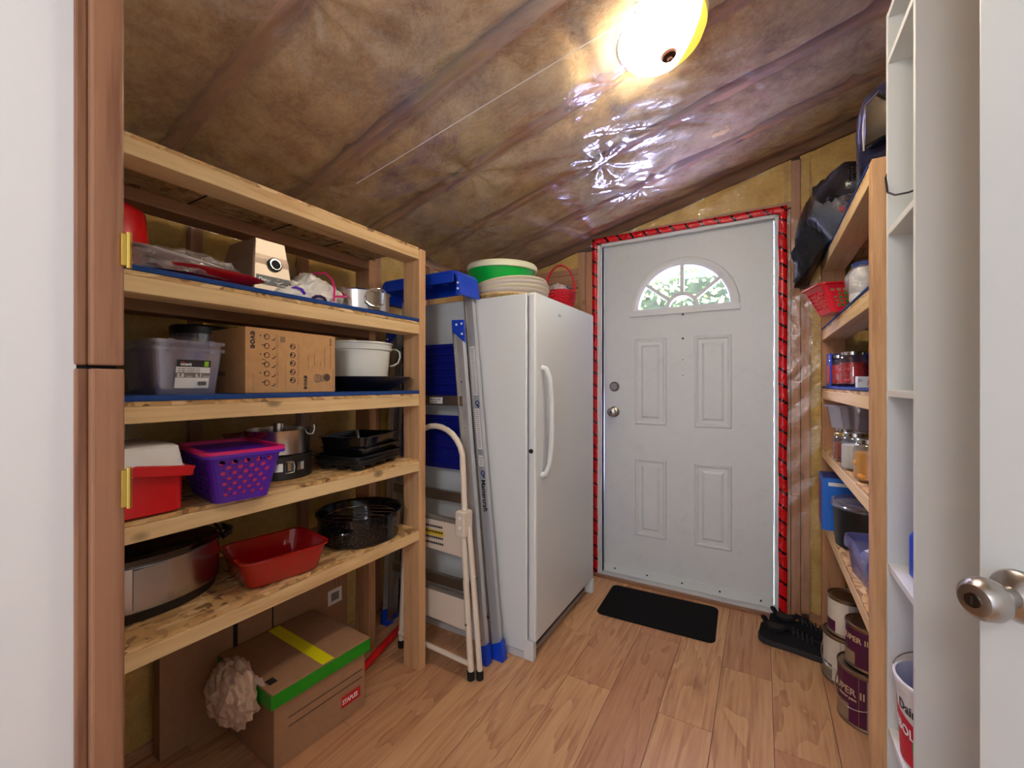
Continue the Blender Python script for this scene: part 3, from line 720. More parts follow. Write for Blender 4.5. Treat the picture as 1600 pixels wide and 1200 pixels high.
text('Litres', .006, Pl(-.008, .0445, .003), (0, 1, 0), ULb, WINK, lb); text('Quarts', .006, Pl(.0285, .0445, .003), (0, 1, 0), ULb, WINK, lb)
for k in range(3): text('storage container box', .0055, Pl(-.027, .064 - k * .005, .002), (0, 1, 0), ULb, INK, lb)
g = G()
for k in range(14): g.box(.0945, .0950, .018 + k * .0014, .018 + k * .0014 + (.0005 + .0005 * (k * 7 % 3 > 0)), .023, .033)
obj('bar_code', g, INK, lb)
t = thing('round_tub', 'round clear tub with a black lid behind the clear bins', 'tub', (-1.515, .655, 1.1635)); t.scale = (1, 1, 1.3)
obj('body', G().lathe([(.060, 0), (.070, .01), (.075, .140), (.0, .14)], n=36, cap1=False), CLEAR, t, smooth=True)
obj('lid', G().lathe([(.078, .137), (.079, .153), (.074, .157), (.0, .157)], n=36, cap1=False), BLACKP, t, smooth=True, label='black lid')
# cardboard appliance box
cb = thing('cardboard_box', 'light brown appliance box printed with small drawings, beside the clear bins', 'box', (-1.365, .796, 1.1635))
g = G().box(-.115, .112, -.146, .146, 0, .188); body = obj('carton', g, CARD, cb, bevel=.001)
obj('flap', G().box(.112, .1155, -.146, .026, .001, .1885), CARD, cb, bevel=.0005); obj('flap', G().box(.112, .1145, .026, .146, .001, .186), CARD, cb, bevel=.0005)
xf, xf2 = .1159, .1149
DN, RT = (0, 0, -1), (0, 1, 0)
text('evoe', .026, (xf, -.132, .178), DN, (0, 1, 0), INK, cb, bold=.0006); text('evoe', .023, (xf2, .032, .054), DN, (0, 1, 0), INK, cb, bold=.0006)
def disc(g, x, y, z, r, n=14): g.F(*[g.V((x, y + r * cos(2 * pi * k / n), z + r * sin(2 * pi * k / n))) for k in range(n)])
def ringy(g, x, y, z, r, w=.0012, n=20, a0=0, a1=2 * pi):
    A = [a0 + (a1 - a0) * k / n for k in range(n + 1)]
    g.loft([[(x, y + q * cos(a), z + q * sin(a)) for a in A] for q in (r - w, r + w)], False, False, close=False)
g = G(); g2 = G()
for k in range(6):
    z = .165 - k * .027
    ringy(g, xf + .0001, -.086, z, .0075); disc(g, xf + .0001, -.092, z + .002, .0032); disc(g, xf + .0001, -.104 + (k % 2) * .006, z + .002, .0022)
    ringy(g, xf + .0001, -.068, z - .003, .006, .0014, 10, -2.2, .3)
    disc(g, xf + .0001, -.0555, z - .012, .0015)
    for q in range(2): g2.box(xf, xf + .0002, -.058 + q * .004, -.0565 + q * .004, z - .008, z + .010)
for k in range(5):
    z = .142 - k * .026
    ringy(g, xf + .0001, -.006, z, .008); disc(g, xf + .0001, -.010, z + .001, .0042); disc(g, xf + .0001, .0, z - .002, .003); disc(g, xf + .0001, .0095, z - .011, .0015)
    for q in range(2): g2.box(xf, xf + .0002, .010 + q * .004, .0112 + q * .004, z - .009, z + .010)
g2.box(xf, xf + .0002, -.046, -.030, .152, .170)
g2.box(xf, xf + .0002, -.030, -.0288, .01, .085); g2.box(xf, xf + .0002, -.125, -.1238, .010, .060)
g.loft([[(xf + .0001, -.100 + .016 * math.sin(a) , .098 - .018 * (1 - math.cos(a)) + q) for a in [pi / 2 * k / 6 for k in range(7)]] for q in (0, .002)], False, False, close=False)
pd_ = obj('printed_drawings', g, plain('brown_ink', (84, 62, 52), .7), cb); pd_['kind'] = 'stuff'; obj('printed_text_lines', g2, plain('pale_ink', (150, 118, 88), .7), cb)
g = G()
for z in (.045,):
    for (ya, yb, ra, rb) in ((.072, .088, .014, .011), (.088, .104, .011, .013)):
        g.loft([[(xf2 + .0002, ya, z - ra), (xf2 + .0002, ya, z + ra), (xf2 + .0002, yb, z + rb), (xf2 + .0002, yb, z - rb)]], True, False)
obj('printed_drawings', g, plain('mid_brown_ink', (156, 122, 92), .7), cb)
g = G(); ringy(g, xf2 + .0004, .114, .048, .011, .0018); disc(g, xf2 + .0004, .114, .048, .009); ringy(g, xf2 + .0004, .080, .045, .013, .0008)
for y, a, b in ((.047, .075, .118), (.068, .085, .125), (.090, .082, .100), (.106, .080, .145), (.127, .075, .15), (.137, .01, .075)): g.box(xf2, xf2 + .0003, y, y + .0010, a, b)
pd_ = obj('printed_drawings', g, plain('brown_ink', (84, 62, 52), .7), cb)
pd_['kind'] = 'stuff'
text('evoe', .012, (xf2, .126, .178), DN, (0, 1, 0), INK, cb)
text('evoe', .03, (-.05, -.1463, .05), (1, 0, 0), (0, 0, 1), INK, cb)
# wok and crock
t = thing('black_wok', 'shallow black wok under the white crock by the right post', 'wok', (-1.365, 1.165, 1.1635))
obj('pan', G().lathe([(.075, 0), (.10, .004), (.178, .050), (.182, .053), (.178, .055), (.10, .009), (.0, .006)], n=48, cap1=False), BLACKP, t, smooth=True)
t = thing('white_crock', 'white round plastic pail with a bail handle standing in the black wok', 'pail', (-1.40, 1.165, 1.217))
WPL = plain('white_pail', (226, 228, 222), .3)
obj('body', G().lathe([(.106, 0), (.112, .003), (.122, .105), (.128, .107), (.129, .128), (.133, .130), (.133, .136), (.126, .137), (.118, .10), (.108, .006), (0, .005)], n=48, cap1=False), WPL, t, smooth=True)
obj('bail_handle', G().tube([(.06, .115, .118), (.075, .130, .117), (.085, .138, .108), (.088, .140, .085), (.080, .136, .062), (.066, .126, .050), (.05, .12, .048)], .0034), WPL, t, smooth=True)
# ---- shelf .88
co = thing('cooler', 'small red cooler with a white lid and swing handle, left of the purple basket', 'cooler', (-1.335, .408, .8805))
obj('body', G().rloft([(.098, .070, .02, 0), (.114, .084, .02, .006), (.116, .086, .02, .098)]), RED, co, smooth=True)
obj('lid', G().rloft([(.120, .088, .022, .098), (.121, .089, .022, .112), (.118, .086, .02, .114), (.110, .080, .02, .158), (.104, .074, .02, .163)]), plain('white_lid', (232, 232, 230), .35), co, smooth=True, label='white lid')
Ha = Matrix.Translation((0, .0, .110)) @ Matrix.Rotation(R(-7), 4, 'X')
g = G()
for s_ in (1, -1):
    x0 = .1215 * s_; pts = [(x0, -.012 + .013 * cos(a), .013 * sin(a)) for a in [pi / 2 + pi * k / 8 for k in range(9)]] + [(x0, .094, -.013), (x0, .103, .011)]
    g.poly([Ha @ Vector(p) for p in pts], (.009 * s_, 0, 0))
g.box(-.125, .125, .094, .102, -.013, .011, M=Ha)
obj('handle', g, RED, co, bevel=.002)
# perforated baskets
def basket(parent, bx, by, tx, ty, h, r, z0, z1, rows, ncx, ncy, shape, mats, th=.002, stag=True, name='body'):
    g = G(); SEG = 4
    def P(s, a, z):      # s side 0..3 ; a 0..1 along the straight part
        f = z / h; hx, hy = bx + (tx - bx) * f, by + (ty - by) * f
        if s == 0: return (hx, -(hy - r) + 2 * (hy - r) * a, z)
        if s == 1: return ((hx - r) - 2 * (hx - r) * a, hy, z)
        if s == 2: return (-hx, (hy - r) - 2 * (hy - r) * a, z)
        return (-(hx - r) + 2 * (hx - r) * a, -hy, z)
    def C(s, q, z):
        f = z / h; hx, hy = bx + (tx - bx) * f, by + (ty - by) * f; a = pi / 2 * (s + q)
        sx, sy = ((1, 1), (-1, 1), (-1, -1), (1, -1))[s]
        return (sx * (hx - r) + r * cos(a), sy * (hy - r) + r * sin(a), z)
    for s in range(4):
        n = ncy if s % 2 == 0 else ncx
        for (a, b) in ((0, z0), (z1, h)):
            for i in range(n): g.F(*[g.V(P(s, u, z)) for u, z in ((i / n, a), ((i + 1) / n, a), ((i + 1) / n, b), (i / n, b))])
        for q in range(SEG):
            zz = [0, z0, z1, h]
            for a, b in zip(zz, zz[1:]): g.F(*[g.V(C(s, u, z)) for u, z in ((q / SEG, a), ((q + 1) / SEG, a), ((q + 1) / SEG, b), (q / SEG, b))])
        for j in range(rows):
            for i in range(n):
                u0, u1, w0, w1 = i / n, (i + 1) / n, z0 + (z1 - z0) * j / rows, z0 + (z1 - z0) * (j + 1) / rows
                if shape == 'round':
                    rad = .49 if (i + j) % 2 == 0 else .2; m = 16
                    rim = []; out = []
                    cell = [(P(s, u0, w0)), (P(s, u1, w1))]
                    wdt = math.dist(P(s, u0, w0), P(s, u1, w0)); hgt = (w1 - w0); rr_ = rad * min(wdt, hgt)
                    for k in range(m):
                        a = 2 * pi * k / m + pi / 4; c, d = cos(a), sin(a)
                        e = max(abs(c), abs(d))
                        rim.append(g.V(P(s, (u0 + u1) / 2 + (u1 - u0) * c * rr_ / wdt, (w0 + w1) / 2 + rr_ * d)))
                        out.append(g.V(P(s, (u0 + u1) / 2 + (u1 - u0) / 2 * c / e, (w0 + w1) / 2 + hgt / 2 * d / e)))
                    for k in range(m): k2 = (k + 1) % m; g.F(rim[k], rim[k2], out[k2], out[k])
                else:
                    ins = .14; iu, iw = (u1 - u0) * ins, (w1 - w0) * ins
                    o = [g.V(P(s, u, z)) for u, z in ((u0, w0), (u1, w0), (u1, w1), (u0, w1))]
                    q = [g.V(P(s, u, z)) for u, z in ((u0 + iu, w0 + iw), (u1 - iu, w0 + iw), (u1 - iu, w1 - iw), (u0 + iu, w1 - iw))]
                    for k in range(4): k2 = (k + 1) % 4; g.F(o[k], o[k2], q[k2], q[k])
    base = g.rr(bx, by, r, .001); g.F(*[g.V(p) for p in base])
    # no recalculated normals here: keep the faces outward for the solidify
    me = bpy.data.meshes.new(name); me.from_pydata(g.v, [], g.f)
    import bmesh
    bm = bmesh.new(); bm.from_mesh(me); bmesh.ops.remove_doubles(bm, verts=bm.verts, dist=1e-5); bmesh.ops.recalc_face_normals(bm, faces=bm.faces); bm.to_mesh(me); bm.free()
    me.materials.append(mats)
    return obj(name, None, None, parent, me=me, solid=th)
bk = thing('purple_basket', 'purple plastic basket with pink lining and round holes beside the red cooler', 'basket', (-1.305, .636, .8805), rotz=R(-9))
basket(bk, .108, .066, .138, .090, .130, .022, .014, .114, 7, 14, 9, 'round', PURPLE, th=.0016)
g = G().rloft([(.1045, .0625, .02, .003), (.1335, .0855, .02, .130)], cap0=True, cap1=False)
basket(bk, .1045, .0625, .1345, .0865, .130, .020, .100, .122, 1, 12, 8, 'round', plain('bright_pink_lining', (240, 70, 130), .4), th=.0012, name='lining')
obj('rim', G().rloft([(.136, .088, .022, .122), (.147, .099, .026, .122), (.147, .099, .026, .129), (.136, .088, .022, .129)], seg=6), PURPLE, bk, smooth=True)
obj('rim', G().rloft([(.134, .086, .022, .1295), (.147, .099, .026, .1295), (.147, .099, .026, .138), (.134, .086, .022, .138), (.134, .086, .022, .1295)], False, False, seg=6), PINK, bk, smooth=True, label='pink rim')
t = thing('pink_clear_container', 'clear pink plastic container standing behind the purple basket', 'container', (-1.50, .80, .8805))
PCL = film_mat('clear_pink_plastic', haze=.25, gloss=.2, rough=.1, tint=(.95, .55, .68, 1), hcol=(.7, .25, .4, 1), bump=0)
obj('body', G().rloft([(.05, .06, .02, 0), (.056, .068, .02, .135), (.060, .072, .02, .137), (.060, .072, .02, .142), (.054, .066, .018, .142), (.048, .058, .018, .003)]), PCL, t, smooth=True)
t = thing('springform_pan', 'dark springform cake pan with steel latch under a steel ring', 'cake pan', (-1.415, .845, .8805))
DP = plain('dark_nonstick', (52, 50, 48), .35, metal=.5)
obj('ring', G().lathe([(.101, 0), (.103, .003), (.101, .010), (.101, .072), (.104, .076), (.100, .077), (.098, .072), (.098, .006), (0, .005)], n=48, cap1=False), DP, t, smooth=True)
def on_ring(a, r, z): return (r * cos(a), r * sin(a), z)
a0 = R(-14)
for da, w in ((-.30, .012), (.05, .010), (.36, .012)):
    g = G(); A = [a0 + da - w / .1, a0 + da, a0 + da + w / .1]; g.loft([[on_ring(a, q, z) for a in A] for q, z in ((.1015, .026), (.1045, .028), (.1045, .054), (.1015, .056))], False, False, close=False)
    obj('latch_plate', g, CHROME, t, solid=.0008, label='steel latch plate')
lat = [on_ring(a0 + a, .108, z) for a, z in ((-.12, .022), (.12, .024), (.14, .045), (.10, .058), (-.10, .060), (-.14, .045))]
obj('wire_latch', G().tube(lat, .0018, closed=True), CHROME, t, smooth=True, label='bent wire latch')
t = thing('steel_tube_pan', 'brushed steel tube pan with a wire clip stacked on the springform pan', 'pan', (-1.415, .845, .959))
obj('ring', G().lathe([(.094, 0), (.096, .002), (.100, .076), (.102, .079), (.098, .079), (.094, .004), (.03, .003)], n=48, cap1=True), SS, t, smooth=True)
obj('centre_tube', G().lathe([(.020, .003), (.016, .098), (.014, .098), (.018, .003)], n=24), SS, t, smooth=True)
obj('wire_clip', G().tube([on_ring(R(35), .098, .060), on_ring(R(35), .112, .062), on_ring(R(36), .116, .075), on_ring(R(37), .114, .092)], .0028), CHROME, t, smooth=True)
# baking pans
pr = R(15); PC = (-1.345, 1.125)
def pan(label, name, z, hx, hy, h, fl, mat, rot=pr, dx=0, dy=0, muf=False, tilt=0):
    t = thing(name, label, 'baking pan', (PC[0] + dx, PC[1] + dy, z), group='stacked dark baking pans', tilt=(tilt, 0, rot))
    lv = [(hx - fl, hy - fl, .02, 0), (hx - .008, hy - .008, .026, h - .002), (hx, hy, .03, h - .002), (hx, hy, .03, h), (hx - .010, hy - .010, .024, h), (hx - fl - .002, hy - fl - .002, .018, .002)]
    if muf: lv = [(hx - .006, hy - .006, .03, h - .006), (hx, hy, .03, h - .002), (hx, hy, .03, h)]
    obj('body', G().rloft(lv), mat, t, smooth=True)
    if muf:
        for i in (-1, 0, 1):
            for j in (-1.5, -.5, .5, 1.5):
                obj('cup', G().lathe([(.022, 0), (.028, h - .006)], (i * .062, j * .068, 0), n=18), mat, t, smooth=True)
    return t
pan('dark muffin tin at the bottom of the pan stack', 'muffin_tin', .8805, .105, .140, .024, .006, DP, muf=True)
pan('dark flat baking tray resting on the muffin tin', 'baking_tray', .905, .108, .143, .014, .010, DP, rot=pr + .03)
pan('black cookie sheet in the middle of the pan stack', 'cookie_sheet', .9195, .110, .146, .012, .010, BLACKP, rot=pr - .03)
pan('black loaf baking pan with flared lip, second from the top of the pan stack', 'loaf_pan', .932, .100, .134, .026, .014, BLACKG, dx=-.0, dy=.01)
pan('black gloss roasting pan on top of the pan stack', 'roasting_pan', .9585, .102, .132, .040, .016, BLACKG, rot=pr + .06, dx=.0, dy=-.0, tilt=R(.0))
# ---- shelf .594
sc = thing('slow_cooker', 'oval stainless slow cooker with black base and lid at the left', 'slow cooker', (-1.462, .483, .5945))
SSC = steel('cooker_steel', (190, 188, 188), .24, 'x')
obj('base', G().lathe([(.120, 0), (.126, .004), (.131, .028)], n=56, sy=1.42), BLACKP, sc, smooth=True)
obj('shell', G().lathe([(.132, .028), (.134, .030), (.135, .140), (.133, .142)], n=64, sy=1.42), SSC, sc, smooth=True, label='brushed steel shell')
obj('rim', G().lathe([(.134, .142), (.139, .146), (.140, .160), (.134, .164), (.126, .160)], n=56, sy=1.42), BLACKG, sc, smooth=True)
obj('lid', G().lathe([(.128, .162), (.124, .168), (.10, .180), (.05, .190), (0, .192)], n=48, sy=1.42, cap1=False), BLACKG, sc, smooth=True, label='dark glossy lid')
obj('control_panel', G().poly([(.1352, -.055, .034), (.1352, .015, .034), (.1352, .015, .137), (.1352, -.055, .137)], (.0015, 0, 0)), SSC, sc, bevel=.001)
obj('side_handle', G().tube([(.05, .185, .135), (.045, .205, .140), (.02, .222, .142), (-.02, .222, .142), (-.045, .205, .140), (-.05, .185, .135)], .010, n=10), BLACKP, sc, smooth=True)
rd = thing('red_baking_dish', 'glossy red square baking dish beside the slow cooker', 'dish', (-1.335, .785, .5945), rotz=R(-10))
obj('body', G().rloft([(.085, .098, .03, 0), (.092, .104, .03, .008), (.110, .124, .036, .080), (.117, .131, .040, .083), (.117, .131, .040, .087), (.106, .120, .034, .086), (.088, .100, .028, .012), (.03, .03, .01, .009)], seg=7), REDE, rd, smooth=True, ang=50)
ro = thing('enamel_roaster', 'round black speckled enamel roaster holding a wire rack', 'roaster', (-1.362, 1.14, .5945), rotz=R(28))
obj('body', G().lathe([(.140, 0), (.152, .008), (.158, .075), (.158, .098), (.166, .102), (.166, .107), (.158, .108), (.152, .10), (.148, .03), (.135, .006), (0, .005)], n=56, sy=1.03, sx=.96, cap1=False), ENAM, ro, smooth=True)
for s_ in (1, -1): obj('loop_handle', G().tube([(s_ * .035 * k, -.158 - .026 * (1 - k * k) ** .5 if abs(k) < 1 else -.156, .066) for k in (-1, -.9, -.6, 0, .6, .9, 1)] if s_ < 0 else [(.035 * k, .158 + .026 * (1 - k * k) ** .5 if abs(k) < 1 else .156, .066) for k in (-1, -.9, -.6, 0, .6, .9, 1)], .007), ENAM, ro, smooth=True)
rk = thing('wire_rack', 'thin wire rack lying inside the black enamel roaster', 'rack', (-1.362, 1.14, .672), rotz=R(28))
obj('frame', G().tube([(.135 * cos(a), .140 * sin(a), 0) for a in [2 * pi * k / 32 for k in range(32)]], .0022, closed=True), CHROME, rk, smooth=True)
for k in (-2, -1, 0, 1, 2): obj('wire', G().tube([(-(.135 ** 2 - (k * .045) ** 2) ** .5, k * .045, .002), (0, k * .045, .004), ((.135 ** 2 - (k * .045) ** 2) ** .5, k * .045, .002)], .0016), CHROME, rk, smooth=True)
# ---- under the shelf
fb = thing('large_carton', 'large flat brown carton standing against the wall behind the lidded box', 'box', (-1.645, .93, 0))
obj('panel', G().box(-.022, .018, -.34, .36, .002, .50), CARD2, fb, bevel=.001)
obj('tape_strip', G().box(.0182, .0188, -.345 + .22, -.345 + .235, .002, .50), DARK, fb)
obj('tape_strip', G().box(.0182, .0188, .015, .020, .25, .50), DARK, fb)
g = G()
for k in range(4): g.box(.0183, .0188, .295, .32, .385 + k * .014, .390 + k * .014)
g.box(.0183, .0188, .29, .293, .37, .445); g.box(.0183, .0188, .322, .325, .37, .445)
for y in (.293, .312): g.box(.0183, .0188, y, y + .002, .30, .335); g.box(.0183, .0188, y - .005, y + .008, .333, .336)
g.box(.0183, .0188, .17, .195, .405, .425)
obj('printed_marks', g, INK, fb)
g = G().box(.0183, .0190, .26, .33, .22, .285); pl = obj('shipping_label', g, PAPERW, fb)
obj('bar_code', G().box(.0191, .0194, .275, .315, .235, .27), GINK, pl)
bb = thing('banker_box', 'brown file box with green taped lid and a yellow tape strip', 'box', (-1.440, .925, 0), rotz=R(-3))
bb2 = obj('carton', G().box(-.165, .165, -.165, .165, .001, .215), CARD2, bb, bevel=.002)
lid = obj('lid', G().box(-.176, .176, -.178, .178, .206, .252), CARD2, bb, bevel=.002)
g = G()
for z0, z1 in ((.203, .246),):
    g.box(.1762, .1772, -.179, .179, z0, z1); g.box(-.177, .177, -.1795, -.1782, z0, z1); g.box(-.177, .177, .1782, .1795, z0, z1)
    g.box(.166, .1772, -.179, .179, .2521, .2526) if False else None
obj('green_tape', g, GTAPE, lid, label='green tape round the lid')
obj('yellow_tape', G().box(-.176, .177, -.012, .032, .2522, .2530), YTAPE, lid, label='yellow tape strip'); obj('hand_hole', G().box(.10, .13, -.16, -.135, .2522, .2527), INK, lid)
g = G().box(.1652, .1656, -.12, .155, .140, .143); g.box(.1652, .1656, -.12, .155, .112, .115); obj('printed_marks', g, INK, bb2)
g = G().box(.1652, .1658, .068, .145, .048, .088); pt = obj('logo_patch', g, REDINK, bb2)
text('STAPLES', .021, (.1661, .0715, .060), (0, 1, 0), (0, 0, 1), WINK, pt, sx=.80, bold=.0005)
pp = thing('crumpled_paper', 'crumpled brown packing paper hanging from the lid corner of the file box', 'paper', (-1.42, .700, .245))
obj('sheet', G().blob((0, 0, -.015), (.085, .048, .085), .42, 2.6, 4, 21, None, True), KRAFT, pp)
obj('torn_corner', G().loft([[(.05, .02, .03), (.10, .035, .045), (.09, .05, .0)], [(.052, .024, .032), (.101, .036, .046), (.092, .052, .001)]]), plain('pale_paper', (220, 206, 196), .8), pp)
rp = thing('red_pole', 'red plastic pole lying on the floor behind the right post', 'pole', (-1.47, 1.35, .02))
obj('shaft', G((0, 0, 0)).cyl((.07, -.20, 0), (-.05, .22, .0), .016, n=14), RED, rp, smooth=True); obj('end_cap', G().cyl((-.05, .22, 0), (-.058, .245, 0), .019, n=14), DBLUE, rp, smooth=True)

# ================================================================== FREEZER
fx0, fx1, fy0, fy1, fz = -1.60, -.872, 1.612, 2.335, 1.583
fr = thing('upright_freezer', 'tall white upright freezer standing against the left wall by the back door', 'freezer', (-1.2, 1.97, 0)); fo = fr.location
obj('cabinet', G(fo).box(fx0, fx1, fy0, fy1, .03, fz), FRIDGE, fr, bevel=.006)
obj('gasket', G(fo).box(fx1, fx1 + .006, fy0 + .012, fy1 - .012, .09, fz - .012), plain('grey_gasket', (120, 120, 120), .7), fr)
dr = obj('freezer_door', G(fo).box(fx1 + .006, -.828, fy0, fy1, .085, fz + .001), FRIDGE, fr, bevel=.009)
pts = [(-.829, 1.668, 1.262), (-.808, 1.671, 1.255), (-.792, 1.676, 1.215), (-.785, 1.68, 1.13), (-.784, 1.68, 1.02), (-.786, 1.68, .92), (-.793, 1.676, .84), (-.808, 1.671, .800), (-.829, 1.668, .79)]
sm = []
for i in range(len(pts) - 1):
    a, b = Vector(pts[i]), Vector(pts[i + 1]); sm += [a.lerp(b, q / 3) for q in range(3)]
sm.append(Vector(pts[-1]))
obj('bow_handle', G(fo).tube(sm, .0125, n=12), WHITE, dr, smooth=True)
obj('key_lock', G(fo).lathe([(.010, 0), (.010, .004), (.006, .005)], n=18, M=Matrix.Rotation(R(90), 4, 'X'), c=(-.850, fy0 - .0002, .902)), DARK, dr, smooth=True, label='small dark key lock')
g = G(fo); nz = Vector((1, 0, 0)); g.lathe([(.016, 0), (.016, .0012)], n=24, M=Matrix.Rotation(R(90), 4, 'Y'), c=(-.828, 1.86, 1.515), sx=.45); obj('maker_badge', g, plain('badge_grey', (176, 178, 182), .3), dr)
kg = obj('kick_grille', G(fo).box(fx0 + .02, -.868, fy0 + .02, fy1 - .02, .012, .078), plain('grille_grey', (150, 146, 142), .6), fr)
for k in range(3): obj('grille_slot', G(fo).box(-.869, -.866, fy0 + .04, fy1 - .05, .028 + k * .016, .034 + k * .016), DARK, kg)
obj('corner_bracket', G(fo).box(-.888, -.840, fy0 - .001, fy0 + .03, .0, .085), WHITE, fr, bevel=.004)
obj('corner_bracket', G(fo).box(-.888, -.822, fy1 - .035, fy1 + .001, .0, .085), WHITE, fr, bevel=.012)
obj('lower_side_rail', G(fo).box(fx0, fx1, fy0, fy1, .002, .03), FRIDGE2, fr)

# things on the freezer
FT = fz + .0015
t = thing('wicker_tray', 'round woven wicker tray at the bottom of the stack on the freezer', 'tray', (-1.115, 1.85, FT))
g = G(); g.lathe([(.165, 0), (.172, .004), (.165, .007), (0, .006)], n=48, cap1=False); obj('base', g, WICK, t, smooth=True)
g = G()
for k in range(60):
    a = 2 * pi * k / 60; b = a + .10
    g.tube([(.172 * cos(a), .172 * sin(a), .004), (.180 * cos((a + b) / 2), .180 * sin((a + b) / 2), .018), (.186 * cos(b), .186 * sin(b), .026)], .0028, n=5)
wv = obj('woven_rim', g, WICK, t, smooth=True); wv['kind'] = 'stuff'
obj('rim_hoop', G().tube([(.188 * cos(a), .188 * sin(a), .028 + .002 * sin(12 * a)) for a in [2 * pi * k / 60 for k in range(60)]], .005, closed=True), WICK, t, smooth=True)
def dish(name, label, x, y, z, r, h, mat, tilt=(0, 0, 0), group=None, lip=.006):
    t = thing(name, label, 'plate', (x, y, z), tilt=tilt, group=group)
    obj('body', G().lathe([(r * .7, 0), (r * .86, .003), (r - lip, h * .7), (r, h), (r + .001, h + .003), (r - .004, h + .003), (r * .85, .006), (0, .005)], n=56, cap1=False), mat, t, smooth=True)
    return t
CR2 = plain('pale_cream_plastic', (232, 222, 214), .35)
for i, (z, r, h, m, tl, dx) in enumerate(((.012, .186, .020, CREAM, 0, 0.004), (.030, .192, .018, CR2, 2, .010), (.044, .194, .018, CREAM, 4, .014), (.060, .192, .018, CR2, 6, .014), (.076, .186, .018, CREAM, 8, .012))):
    dish('plastic_plate', ('cream plastic plate lying on the wicker tray', 'pale plastic plate, second up in the stack on the freezer', 'cream plastic plate, middle of the tilted plates on the freezer', 'pale tilted plastic plate, second from top of the plates', 'cream tilted plate directly under the green bowl')[i], -1.11 + dx, 1.86, FT + z, r, h, m, (R(-1.0), R(-tl * .8), 0), 'plastic plates stacked on the freezer')
t = thing('green_bowl', 'bright green shallow bowl near the top of the stack on the freezer', 'bowl', (-1.15, 1.86, FT + .098), tilt=(0, R(-2), 0))
obj('body', G().lathe([(.11, 0), (.14, .006), (.165, .055), (.175, .075), (.175, .079), (.168, .078), (.14, .012), (0, .006)], n=56, cap1=False), GREEN, t, smooth=True)
t = thing('cake_cover', 'round cream cover topping the green bowl on the freezer', 'cover', (-1.150, 1.86, FT + .176), tilt=(R(2), R(2), 0))
obj('body', G().lathe([(.172, 0), (.179, .002), (.180, .022), (.172, .032), (.150, .034), (.145, .026), (0, .026)], n=56, cap1=False), plain('lid_cream', (226, 226, 196), .4), t, smooth=True)
# red wicker basket
RW = plain('red_wicker', (196, 22, 40), .45, var=.25, bscale=150, bump=.3)
t = thing('red_wicker_basket', 'small red wicker basket with an arched handle on the freezer', 'basket', (-.955, 2.145, FT))
g = G(); n = 28
for j in range(11):
    z = .005 + j * .0098; r = .070 + .016 * j / 10
    g.tube([((r + .0025 * (1 if (k + j) % 2 else -1)) * cos(2 * pi * k / n), 1.05 * (r + .0025 * (1 if (k + j) % 2 else -1)) * sin(2 * pi * k / n), z) for k in range(n)], .0052, n=5, closed=True)
wb_ = obj('woven_side', g, RW, t, smooth=True); wb_['kind'] = 'stuff'
obj('bottom', G().lathe([(.07, .001), (.07, .006)], n=28), RW, t)
for s_ in (-.006, .006): obj('handle_cane', G().tube([(.087 * cos(a), s_ + .004 * sin(5 * a + s_ * 300), .11 + .145 * sin(a)) for a in [pi * k / 24 for k in range(25)]], .0042, n=7), RW, t, smooth=True)
t = thing('bagged_trinkets', 'grey plastic wrapped bundle with a blue bow inside the red wicker basket', 'bundle', (-.960, 2.140, FT + .085))
obj('wrap', G().blob((0, 0, .015), (.055, .055, .045), .35, 3, 3, 8, None, True), plain('grey_wrap', (176, 164, 160), .3), t)
obj('bow', G().blob((.045, .01, .040), (.014, .012, .012), .5, 4, 2, 2), NAVY, t)

# ================================================================== LADDER
ld = thing('aluminium_step_ladder', 'folded aluminium step ladder with blue cap and feet leaning on the freezer side', 'ladder', (-1.3, 1.54, 0)); lo = ld.location
def bar(p0, p1, wx, wy, name, mat, par, flange=None, bevel=.001):
    p0, p1 = Vector(p0), Vector(p1); g = G(lo)
    lp = lambda p: [p + Vector(q) for q in ((-wx / 2, -wy / 2, 0), (wx / 2, -wy / 2, 0), (wx / 2, wy / 2, 0), (-wx / 2, wy / 2, 0))]
    g.loft([lp(p0), lp(p1)]); return obj(name, g, mat, par, bevel=bevel)
BK = lambda s: (( -1.155, 1.583, 1.60), (-.985, 1.560, .03)) if s > 0 else ((-1.545, 1.583, 1.60), (-1.625, 1.560, .03))
FRT = lambda s: ((-1.166, 1.520, 1.46), (-1.020, 1.505, .03)) if s > 0 else ((-1.555, 1.520, 1.46), (-1.600, 1.505, .03))
